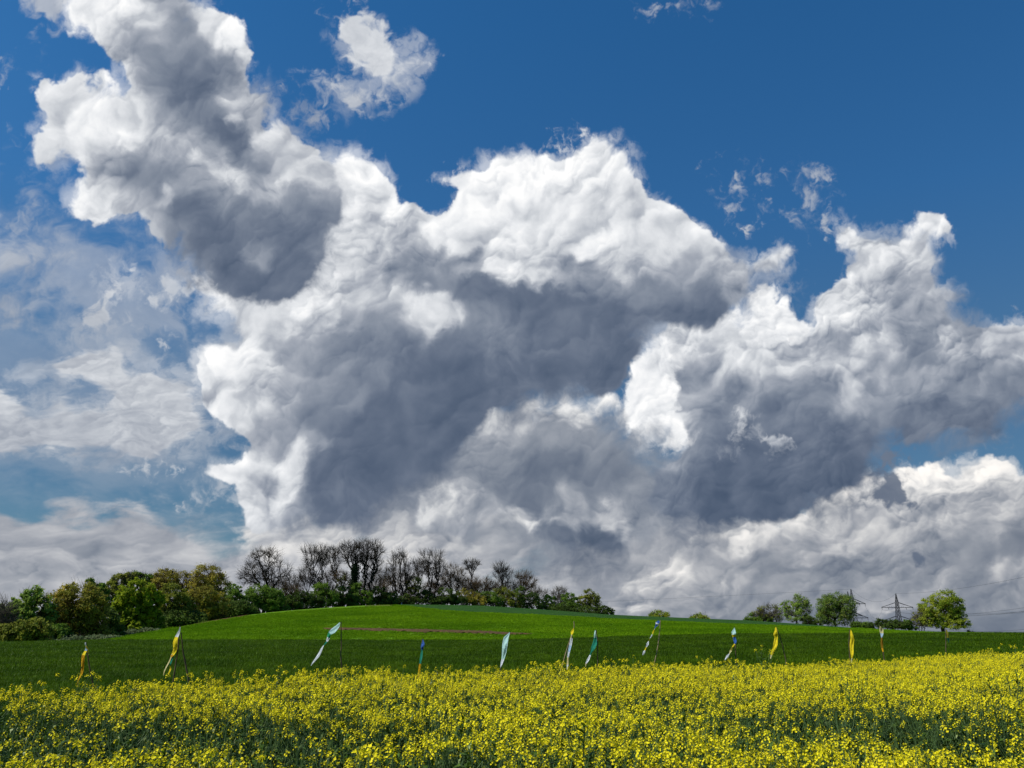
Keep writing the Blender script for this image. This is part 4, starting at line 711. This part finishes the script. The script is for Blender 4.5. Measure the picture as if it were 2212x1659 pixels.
for X, lob, n_, tw_, lab in [
  (612, [(606,1275,26,18),(630,1280,22,16)], 420, 'twig_brown', 'low brown tangle of leafless stems right of the dense rounded tree'),
  (700, [(700,1262,20,22),(712,1278,22,16)], 420, 'twig', 'low dark leafless stems between the sinuous and the slender tree'),
  (800, [(800,1262,24,20),(775,1276,20,14)], 420, 'twig', 'low leafless stems at the foot of the tallest tree'),
  (850, [(842,1268,22,18),(880,1270,22,18)], 460, 'twig_brown', 'low leafless stems round the oval tree trunks'),
  (950, [(952,1262,20,18),(932,1272,22,16)], 460, 'twig_brown', 'low brown stems between the gnarled and the brownish bushy tree'),
  (1012, [(1006,1264,24,16),(1024,1274,22,14)], 460, 'twig_brown', 'low brown stems under the umbrella topped tree'),
  (1072, [(1068,1272,24,14),(1096,1276,22,14)], 460, 'twig_brown', 'low brown stems beneath the open fan crown')]:
    tree('bare_tree', lab, 'tree', GB, X, 11, lob, ntip=n_, twig=tw_, r0=.14, stems=3, lean=.2, twigs=4)
# undergrowth on the hilltop
for X, lob, lf, n, lab in [
  (604, [(604,1300,24,12),(630,1298,20,12)], 'dark', 4200, 'dark bush under the thin ragged leafless tree'),
  (655, [(650,1290,22,13),(676,1294,20,11)], 'dark', 4200, 'dark bush at the foot of the sinuous tree'),
  (700, [(694,1276,20,15),(706,1290,24,13)], 'green', 4200, 'mid green bush between the sinuous and the slender tree'),
  (742, [(738,1284,20,16),(752,1294,22,11)], 'dark', 4200, 'dark bush left of the ivy covered trunk'),
  (776, [(770,1280,16,20),(784,1290,22,14)], 'green', 4200, 'green bush between the ivy covered trunk and the tallest tree'),
  (820, [(816,1282,18,17),(834,1292,20,12)], 'dark', 4200, 'dark bush right of the tallest tree trunk'),
  (848, [(846,1290,18,11),(832,1296,14,8)], 'bronze2', 2600, 'brownish bush left of the oval tree trunks'),
  (884, [(882,1294,20,10),(868,1298,14,7)], 'dark', 3000, 'low dark bush right of the oval tree trunks'),
  (925, [(918,1288,20,12),(940,1294,18,10)], 'dark', 3600, 'dark bush at the foot of the gnarled tree'),
  (972, [(962,1286,20,14),(984,1292,22,11)], 'dark', 4200, 'dark bush under the brownish bushy tree'),
  (1012, [(1004,1286,20,13),(1026,1292,20,11)], 'bronze2', 3600, 'brownish bush under the umbrella topped tree'),
  (1050, [(1042,1290,20,12),(1064,1292,20,12)], 'green', 3800, 'green bush under the low spreading leafless tree'),
  (1095, [(1086,1284,22,16),(1108,1292,20,14)], 'olive', 4200, 'olive bush beneath the open fan crown'),
  (1132, [(1126,1286,20,16),(1146,1294,20,13)], 'dark', 4200, 'dark bush beneath the rounded leaning tree')]:
    tree('bush', lab, 'bush', GU, X, 2.5, lob, lf, n, .2, 90, r0=.1, twig='twig_brown')
tree('bush', 'green bush left in the small group beyond the bare trees', 'bush', GU, 1184, 6, [(1186,1298,14,13),(1176,1308,14,10),(1194,1308,12,10)], 'green', 3000, .2, 60, r0=.1)
tree('bare_tree', 'small round leafless tree in the small group beyond the bare trees', 'tree', GB, 1210, 14, [(1209,1284,18,14),(1212,1298,16,12)], ntip=420, r0=.22, twig='twig_pale')
tree('leafy_tree', 'round fresh green tree in the small group beyond the bare trees', 'tree', GU, 1229, 5, [(1230,1293,17,12),(1226,1308,19,12),(1240,1312,14,10)], 'green', 4200, .2, 90, r0=.16)
tree('leafy_tree', 'olive tree with a pointed top at the right of the small green group', 'tree', GU, 1274, 7, [(1272,1284,11,10),(1282,1292,13,11),(1262,1300,16,14),(1280,1308,20,14)], 'olive', 4600, .19, 150, r0=.18)
tree('bush', 'low dark bush at the right end of the small green group', 'bush', GU, 1306, 4, [(1302,1318,16,10),(1314,1322,10,7),(1286,1320,14,9)], 'dark', 3000, .19, 60, r0=.08)
tree('bush', 'bramble running along the foot of the small green group', 'bush', GU, 1248, 1.5, [(1236,1322,26,6),(1262,1324,22,5),(1210,1319,18,5)], 'dark', 3200, .17, 50, r0=.06)
# beyond the hill and along the right skyline
tree('leafy_tree', 'yellow green dome of a tree just over the hill, the left one of two', 'tree', GR, 1424, 12, [(1424,1330,21,12),(1412,1336,14,9),(1438,1336,12,8)], 'oak', 4200, .18, 110, r0=.2)
tree('leafy_tree', 'yellow green dome of a tree just over the hill, the right one of two', 'tree', GR, 1512, 12, [(1512,1336,19,11),(1502,1341,14,8),(1524,1342,10,7)], 'oak', 3800, .18, 110, r0=.2)
tree('leafy_tree', 'grey twiggy rounded tree at the left end of the right skyline', 'tree', GR, 1656, 8, [(1660,1322,26,17),(1642,1330,18,12),(1674,1334,18,12)], 'olive', 2300, .15, 560, r0=.26, twig='twig_pale', stems=3, lean=.25)
tree('bush', 'low green bush on the left of the grey twiggy tree', 'bush', GR, 1628, 5, [(1630,1334,18,9),(1616,1340,10,6),(1650,1340,18,7)], 'green', 3200, .18, 50, r0=.08)
tree('leafy_tree', 'light green birch with hanging twigs on the right skyline', 'tree', GR, 1722, 6, [(1728,1300,17,17),(1712,1312,16,16),(1738,1316,15,18),(1722,1332,24,16),(1698,1308,10,9),(1694,1322,12,14)], 'birch', 6600, .17, 330, r0=.26, twig='twig_pale')
tree('bush', 'dark twiggy bush between the birch and the egg shaped tree', 'bush', GR, 1755, 4, [(1752,1342,16,8),(1765,1345,12,6),(1742,1340,12,8)], 'dark', 2600, .18, 60, r0=.08)
tree('leafy_tree', 'dense egg shaped green and bronze tree left of the pylons', 'tree', GR, 1806, 4, [(1806,1300,28,20),(1788,1310,22,26),(1824,1312,20,26),(1806,1330,36,22),(1780,1330,14,18)], 'willow', 13500, .17, 420, r0=.4)
for X, lob, lf, n, lab in [
  (1858, [(1852,1350,14,6),(1872,1351,14,6)], 'green', 3000, 'low hedge bush right of the egg shaped tree'),
  (1898, [(1890,1351,14,6),(1906,1346,12,9),(1920,1352,14,6)], 'dark', 3600, 'hedge bush at the left foot of the right pylon'),
  (1940, [(1934,1348,14,9),(1950,1352,14,7)], 'dark', 3600, 'hedge bush at the right foot of the right pylon'),
  (1962, [(1960,1347,9,9),(1972,1356,12,5)], 'green', 2400, 'small upright hedge bush left of the pale shrub tree')]:
    tree('bush', lab, 'bush', GR, X, 3, lob, lf, n, .18, 70, r0=.07)
tree('leafy_tree', 'pale thin shrub tree leaning on the left of the big oak', 'tree', GR, 1992, 7, [(1990,1328,16,14),(1984,1342,16,12),(2004,1340,14,14)], 'olive', 1900, .15, 380, r0=.2, twig='twig_pale', stems=3, lean=.25)
tree('leafy_tree', 'big round oak in young leaf at the right end of the skyline', 'tree', GR, 2037, 2, [(2038,1294,28,16),(2014,1310,22,18),(2062,1308,24,18),(2038,1320,42,20),(2008,1334,18,16),(2070,1332,18,18),(2080,1346,12,11),(2050,1340,30,14),(2024,1346,24,10),(2058,1350,24,9)], 'oak', 17000, .19, 420, r0=.55, lean=.28, lump=.42)
tree('bush', 'tiny dark shrub on the horizon right of the oak', 'bush', GR, 2096, 3, [(2093,1365,5,3),(2099,1367,5,2)], 'dark', 500, .15, 20, r0=.05)

# ------------------------------------------------------- post on the hilltop
a_ = azim(865); dd = float(d_r(a_)) + .6; px_, py_ = math.sin(a_) * dd, math.cos(a_) * dd
g = Geo(); hb = 1.35
g.tube([(0, 0, -.2), (0, 0, hb)], [.16, .15], 4); g.tube([(0, 0, hb), (0, 0, hb + .12)], [.19, .05], 4)
t = thing('marker_post', 'short pale concrete post below the tall oval bare tree', 'post', (px_, py_, float(zg(px_, py_)))); G['pale'] = mat('pale_concrete', (.55, .56, .55), (.7, .7, .68), 6, .8)
g.build('shaft', [G['pale']], t)

# ------------------------------------------------------------------ pylons
def pylon_mesh(H=48.):
    legs, cross, arms, ins = [], Geo(), [], []
    hw = lambda z: np.interp(z, [0, 22, 40, H], [4.2, 1.9, 1.05, .12]); r = .21
    for sx in (-1, 1):
        for sy in (-1, 1): legs.append(Geo()); legs[-1].tube([(sx * hw(z), sy * hw(z), z) for z in (0, 22, 40, H)], [r * 1.3, r * 1.1, r, r * .7], 4)
    zs = [0, 7, 13, 18, 22, 25.5, 29, 32, 35, 37.5, 40, 42.5, 45, H - .6]
    for z0, z1 in zip(zs[:-1], zs[1:]):
        a, b = hw(z0), hw(z1); c0 = [(-a, -a), (a, -a), (a, a), (-a, a)]; c1 = [(-b, -b), (b, -b), (b, b), (-b, b)]
        for k in range(4):
            p, q = c0[k], c0[(k + 1) % 4]; s, t_ = c1[k], c1[(k + 1) % 4]
            cross.tube([(*p, z0), (*t_, z1)], r * .6, 3); cross.tube([(*q, z0), (*s, z1)], r * .6, 3); cross.tube([(*s, z1), (*t_, z1)], r * .6, 3)
    tips = []
    for z, w in ((23.5, 16.5), (35.5, 15.0)):
        b = hw(z); arms.append(Geo()); A_ = arms[-1]
        for s in (-1, 1):
            for sy in (-1, 1):
                A_.tube([(s * b, sy * b, z), (s * w, sy * .15, z + .2)], r, 4); A_.tube([(s * hw(z + 4.6), sy * hw(z + 4.6), z + 4.6), (s * w * .62, sy * .4, z + 2.0), (s * w, sy * .15, z + .4)], r * .8, 4)
            for k in range(1, 7):
                x = b + (w - b) * k / 7.; y = b * (1 - k / 7.) + .15; zt = z + .2 + 4.2 * (1 - k / 7.) ** 1.2
                A_.tube([(s * x, -y, z + .1), (s * x, y, z + .1)], r * .5, 3); A_.tube([(s * x, -y, z + .1), (s * (x + 1), -y * .7, zt * .3 + z * .7 + .5)], r * .5, 3)
            for xx in (w - .3, w * .56):
                ins.append(Geo()); ins[-1].tube([(s * xx, 0, z + .1), (s * xx, 0, z - .9), (s * xx, 0, z - 1.9)], [.16, .22, .1], 6); tips.append((s * xx, 0, z - 1.9))
    tips.append((0, 0, H))
    return legs, cross, arms, ins, tips
lg, cr_, ar, ins_, PT = pylon_mesh()
P0 = [g_.build('leg', [G['steel']], False) for g_ in lg] + [cr_.build('bracing', [G['steel']], False)] + [g_.build('crossarm', [G['steel']], False) for g_ in ar] + [g_.build('insulator', [G['steel']], False) for g_ in ins_]
PY = []
for i, (X, ytop, dist, rz, lab) in enumerate([
    (1935, 1282, 900, .10, 'steel lattice pylon standing clear between the hedge and the oak'),
    (1838, 1272.5, 850, .42, 'taller looking lattice pylon half hidden by the egg shaped tree'),
    (1831, 1277.5, 1010, .42, 'farther lattice pylon almost behind the other one at the egg shaped tree'),
    (3050, 1010, 330, -.5, 'near lattice pylon of the line beyond the right edge')]):
    top = at(X, ytop, dist); z0 = top[2] - 48.
    t = thing('pylon', lab, 'pylon', (top[0], top[1], z0), 'power line pylons'); t.rotation_euler = (0, 0, rz); PY.append((top[0], top[1], z0, rz))
    for p in P0:
        c = p.copy(); col.objects.link(c); c.parent = t; c.name = p.name.split('.')[0]
    # concrete footings reach the ground
    for sx in (-4.2, 4.2):
        for sy in (-4.2, 4.2):
            g = Geo()
            wx_, wy_ = top[0] + sx * math.cos(rz) - sy * math.sin(rz), top[1] + sx * math.sin(rz) + sy * math.cos(rz)
            g.tube([(sx, sy, float(zg(wx_, wy_)) - z0 - .5), (sx, sy, .3)], [.5, .45], 8); g.build('footing', [G['pale']], t)
def wpt(k, i):
    x, y, z0, rz = PY[k]; p = PT[i]; return np.array([x + p[0] * math.cos(rz), y + p[0] * math.sin(rz), z0 + p[2]])
def cable(a, b, sag, label, grp, r=.06):
    a, b = np.array(a), np.array(b); t = np.linspace(0, 1, 40)[:, None]; P = a + (b - a) * t; P[:, 2] -= (4 * sag * t * (1 - t))[:, 0]
    o0 = P[0].copy(); g = Geo(); g.tube(P - o0, r, 4); o = g.build('power_line', [G['wire']]); o.location = o0; tag(o, label, 'power line', grp)
names = ['lower left outer', 'lower left inner', 'lower right outer', 'lower right inner', 'upper left outer', 'upper left inner', 'upper right outer', 'upper right inner']
order = [(0, 'lower arm, outer left end'), (1, 'lower arm, inner left'), (2, 'lower arm, outer right end'), (3, 'lower arm, inner right'), (4, 'upper arm, outer left end'), (5, 'upper arm, inner left'), (6, 'upper arm, outer right end'), (7, 'upper arm, inner right')]
for i, nm in order:
    cable(wpt(0, i), wpt(3, i), 11 + (i % 3), 'cable from the clear pylon to the right, %s' % nm, 'cables running off to the right')
cable(wpt(0, 8), wpt(3, 8), 8, 'topmost earth cable from the tip of the clear pylon to the right', 'cables running off to the right')
cable(wpt(1, 8), wpt(0, 8) , 9, 'slack cable joining the tips of the two nearer pylons', 'cables between the pylons')
cable(wpt(1, 6), wpt(0, 4), 9, 'slack cable joining the upper arms of the two nearer pylons', 'cables between the pylons')
cable(wpt(1, 2), wpt(0, 0), 9, 'slack cable joining the lower arms of the two nearer pylons', 'cables between the pylons')
far_l = at(640, 1322, 1500)
cable(wpt(1, 8), far_l, 3, 'long thin cable crossing the sky leftwards to behind the hill, upper one', 'cables running off behind the hill')
cable(wpt(2, 0), at(640, 1352, 1500), 4, 'long thin cable crossing the sky leftwards to behind the hill, lower one', 'cables running off behind the hill')

# ------------------------------------------------------------------- flags
def flag(label, pole, cloths, pale=False, pole2=None, kink=None, ink=None, seed=0):
    """pole: sighted points top to foot; cloths: list of streamers, each a list of (x, y, width px, colour)"""
    rs = np.random.RandomState(900 + seed); X0 = pole[-1][0]; d = float(d_edge(azim(X0))) + .35
    foot = at(pole[-1][0], pole[-1][1], d); tp = at(pole[0][0], pole[0][1], d)
    slope = (at(pole[-2][0], pole[-2][1], d) - foot); slope /= slope[2]; gz = float(zg(foot[0], foot[1]))
    base = foot - slope * (foot[2] - gz + .12); base[1] = foot[1]
    t = thing('pennant', label, 'flag', base, 'cloth pennants on sticks at the edge of the rapeseed')
    P = np.array([base] + [at(x, y, d) for x, y in pole[::-1]]); P = P - base
    u = np.linspace(0, 1, 26); L = np.concatenate([[0], np.cumsum(np.linalg.norm(np.diff(P, axis=0), axis=1))]); L /= L[-1]
    Q = np.stack([np.interp(u, L, P[:, k]) for k in range(3)], 1); Q += np.cumsum(rs.randn(26, 3) * .0022, 0) * np.array([1, 1, 0]); s = d / 15.
    g = Geo(); g.tube(Q, np.linspace(.014, .008, 26) * (.9 + .25 * rs.rand(26)) * max(1, s ** .45), 6)
    sticks = G['stick_pale'] if pale else G['stick']; g.build('pole', [sticks], t, shade=True)
    if pole2:
        P2 = np.array([at(x, y, d + .1) for x, y in pole2]) - base; P2 = np.vstack([P2, P2[-1] + (P2[-1] - P2[-2]) / abs((P2[-1] - P2[-2])[2]) * (P2[-1][2] + .1)])
        g = Geo(); g.tube(P2, np.linspace(.008, .014, len(P2)), 6); g.build('pole', [sticks], t, shade=True)
    for ci, cl in enumerate(cloths):
        cols = []; g = Geo(); C = np.array([at(x, y, d - .05) for x, y, w, c in cl]) - base; W = np.array([w for _, _, w, _ in cl]) * d / FPX * .84
        n = 9 * (len(cl) - 1) + 1; tt = np.linspace(0, len(cl) - 1, n); k = np.arange(len(cl))
        Cc = np.stack([np.interp(tt, k, C[:, j]) for j in range(3)], 1); Wc = np.interp(tt, k, W)
        ax = np.gradient(Cc, axis=0); ax /= np.linalg.norm(ax, axis=1)[:, None] + 1e-9; ph = rs.rand() * 6
        side = np.stack([-ax[:, 2], ax[:, 1] * 0, ax[:, 0]], 1); side /= np.linalg.norm(side, axis=1)[:, None] + 1e-9
        m = 7; v = np.linspace(-.5, .5, m); V = np.zeros((n, m, 3))
        for i in range(n):
            fold = .13 * Wc[i] * np.sin(v * 7 + ph + tt[i] * 1.6) + .04 * Wc[i] * np.sin(v * 15 + tt[i] * 4)
            V[i] = Cc[i] + side[i] * (v * Wc[i] * 1.0)[:, None] + np.array([0, -.75, 0]) * (v * Wc[i])[:, None] + np.array([.12, 1, 0]) * (fold + .02 * math.sin(tt[i] * 2 + ph))[:, None]
        V2 = V.reshape(-1, 3); th = np.array([0, .003, 0]); F, MI = [], []
        names_ = []
        for i in range(n - 1):
            c = cl[min(int(tt[i] + 1e-6), len(cl) - 2)][3]
            if c not in names_: names_.append(c)
            for j in range(m - 1): F.append((i * m + j, i * m + j + 1, (i + 1) * m + j + 1, (i + 1) * m + j)); MI.append(names_.index(c))
        nv = len(V2); F2 = [tuple(q + nv for q in f[::-1]) for f in F]
        rim = [i * m for i in range(n)]; rim2 = [i * m + m - 1 for i in range(n)]; F3 = []
        for e_ in (rim, rim2):
            for p, q in zip(e_[:-1], e_[1:]): F3.append((p, q, q + nv, p + nv))
        MI3 = [names_.index(cl[min(int(tt[i] + 1e-6), len(cl) - 2)][3]) for _ in (0, 1) for i in range(n - 1)]
        o = mesh_obj('cloth' if ci == 0 else 'streamer', np.vstack([V2, V2 + th]), F + F2 + F3, [G['c_' + c] for c in names_], t, midx=MI + MI + MI3, shade=True)
        if ink and ci == 0:      # rows of illegible pen strokes
            gi_ = Geo()
            for q in range(ink[2]):
                f_ = ink[0] + (ink[1] - ink[0]) * q / ink[2]; i = int(f_ * (n - 1)); c0 = V[i, m // 2]
                for e_ in range(2):
                    p = c0 + side[i] * Wc[i] * rs.uniform(-.3, .3) + np.array([0, -.02 - .34 * Wc[i], 0]); dv = side[i] * rs.uniform(-.2, .2) * Wc[i] + ax[i] * rs.uniform(.012, .03)
                    gi_.tube([p, p + dv * .5 + side[i] * .006, p + dv], .0028, 4)
            gi_.build('handwriting', [G['c_ink']], o)
    return t
flag('orange brown pennant with dark handwriting, leftmost of the row', [(186,1387),(187,1400),(194,1440),(203,1484)], [[(186,1388,3,'white'),(186,1397,5,'skyblue'),(184,1406,8,'yellow'),(182,1415,9,'orange'),(178,1436,10,'orange'),(174,1455,7,'orange'),(170,1470,3,'orange'),(168,1480,1,'orange')],[(187,1395,2,'yellow'),(189,1402,6,'yellow'),(188,1410,1,'yellow')]], ink=(.42, .75, 9), seed=1)
flag('large white and golden yellow pennant with two tails on paired sticks', [(389,1352),(385,1400),(379,1440),(374,1474)], [[(390,1355,2,'white'),(385,1366,7,'white'),(382,1376,10,'yellow'),(379,1390,14,'yellow'),(376,1404,13,'yellow'),(373,1415,8,'orange'),(371,1419,3,'orange')],[(371,1413,4,'cream'),(364,1430,3,'cream'),(358,1446,3,'cream'),(353,1459,2,'cream')],[(374,1416,4,'teal'),(370,1432,4,'teal'),(368,1438,4,'yellow'),(367,1446,5,'yellow'),(362,1461,1,'yellow')]], pole2=[(391,1366),(396,1412),(399,1425),(406,1462)], ink=(.6, .8, 3), seed=2)
flag('aqua, green and white pennant streaming left from a crooked stick', [(735,1343),(736,1402),(734,1412),(738,1453)], [[(735,1345,2,'aqua'),(730,1352,9,'aqua'),(720,1362,14,'aqua'),(713,1368,9,'green'),(709,1377,9,'white'),(705,1386,4,'teal'),(700,1394,2,'white'),(694,1404,6,'white'),(686,1417,7,'white'),(679,1428,4,'white'),(672,1438,1,'white')]], seed=3)
flag('blue diamond pennant with a teal and orange tail', [(913,1380),(912,1410),(908,1440),(904,1468)], [[(913,1381,1,'blue'),(914,1391,8,'blue'),(912,1398,7,'blue'),(911,1404,4,'teal'),(910,1420,6,'teal'),(908,1434,5,'orange'),(905,1452,6,'orange'),(903,1466,4,'orange')]], seed=4)
flag('long pale aqua pennant hanging from one corner', [(1101,1365),(1094,1392),(1087,1418),(1081,1446)], [[(1101,1366,1,'aqua'),(1093,1379,12,'aqua'),(1091,1392,13,'aqua'),(1089,1408,11,'aqua'),(1086,1424,7,'white'),(1083,1436,4,'white'),(1081,1442,1,'white')]], seed=5)
flag('white ribbon pennant with a yellow top on a long bent pale stick', [(1239,1342),(1240,1355),(1228,1387),(1219,1418),(1209,1450)], [[(1239,1357,1,'yellow'),(1236,1365,7,'yellow'),(1235,1371,3,'cream'),(1235,1378,5,'white'),(1232,1394,6,'skyblue'),(1229,1408,5,'white'),(1227,1420,4,'cream'),(1226,1436,4,'white'),(1225,1446,1,'white')]], pale=True, seed=6)
flag('dark teal pennant with a white tail end', [(1286,1360),(1289,1376),(1290,1402),(1290,1454)], [[(1286,1362,2,'aqua'),(1285,1370,4,'aqua'),(1286,1378,6,'teal'),(1285,1390,10,'teal'),(1281,1400,9,'teal'),(1277,1410,3,'teal'),(1275,1415,3,'white'),(1271,1424,5,'white'),(1266,1433,4,'cream'),(1265,1440,1,'cream')]], seed=7)
flag('blue and white pennant on a pale stick with small scraps on a string', [(1425,1340),(1423,1366),(1419,1400),(1413,1434)], [[(1424,1341,4,'blue'),(1420,1346,8,'white'),(1419,1349,7,'blue'),(1416,1354,2,'blue'),(1414,1358,.8,'cream'),(1413,1361,2,'yellow'),(1411,1366,3,'yellow'),(1409,1370,.8,'white'),(1407,1374,2.4,'white'),(1404,1379,.8,'olive'),(1401,1385,1,'white'),(1399,1391,5,'white'),(1396,1398,2,'yellow'),(1393,1405,2,'white'),(1391,1409,4,'white'),(1388,1415,1,'white')]], pale=True, seed=8)
flag('aqua, yellow and blue twisted pennant with a thin tail', [(1587,1354),(1588,1375),(1589,1400),(1590,1426)], [[(1587,1356,1,'aqua'),(1585,1366,9,'aqua'),(1585,1371,8,'yellow'),(1586,1376,6,'blue'),(1588,1385,6,'blue'),(1587,1391,3,'yellow'),(1582,1398,2,'olive'),(1579,1405,4,'cream'),(1575,1412,1.5,'white'),(1571,1418,5,'white'),(1566,1426,1,'white')]], seed=9)
flag('pure yellow curved pennant beside a dark leaning stick', [(1676,1354),(1682,1368),(1689,1392),(1697,1424),(1697,1432)], [[(1676,1355,2,'yellow'),(1676,1362,5,'yellow'),(1675,1370,8,'yellow'),(1677,1377,6,'yellow'),(1675,1392,8,'yellow'),(1671,1404,6,'yellow'),(1667,1415,3,'cream'),(1664,1423,1,'cream')]], seed=10)
flag('pure yellow straight pennant hanging like a blade', [(1837,1359),(1836,1385),(1837,1410),(1838,1433)], [[(1838,1360,1,'yellow'),(1839,1370,5,'yellow'),(1841,1381,7,'yellow'),(1840,1394,7,'yellow'),(1840,1410,6,'yellow'),(1840,1422,3,'cream'),(1840,1432,2,'white')]], seed=11)
flag('cream and light blue kite shaped pennant with a brown tail', [(1901,1351),(1904,1376),(1907,1400),(1909,1414)], [[(1901,1353,1,'cream'),(1904,1360,7,'cream'),(1905,1368,6,'skyblue'),(1904,1377,2,'brown'),(1905,1388,4,'brown'),(1906,1400,3,'orange'),(1907,1408,2,'white')]], seed=12)
flag('nearly bare thin stick with a scrap of dark teal cloth, rightmost of the row', [(2044,1358),(2044,1375),(2044,1395),(2044,1408)], [[(2045,1361,2,'olive'),(2046,1368,3,'olive'),(2048,1378,4,'darkteal'),(2050,1388,1,'darkteal')]], pale=False, seed=13)
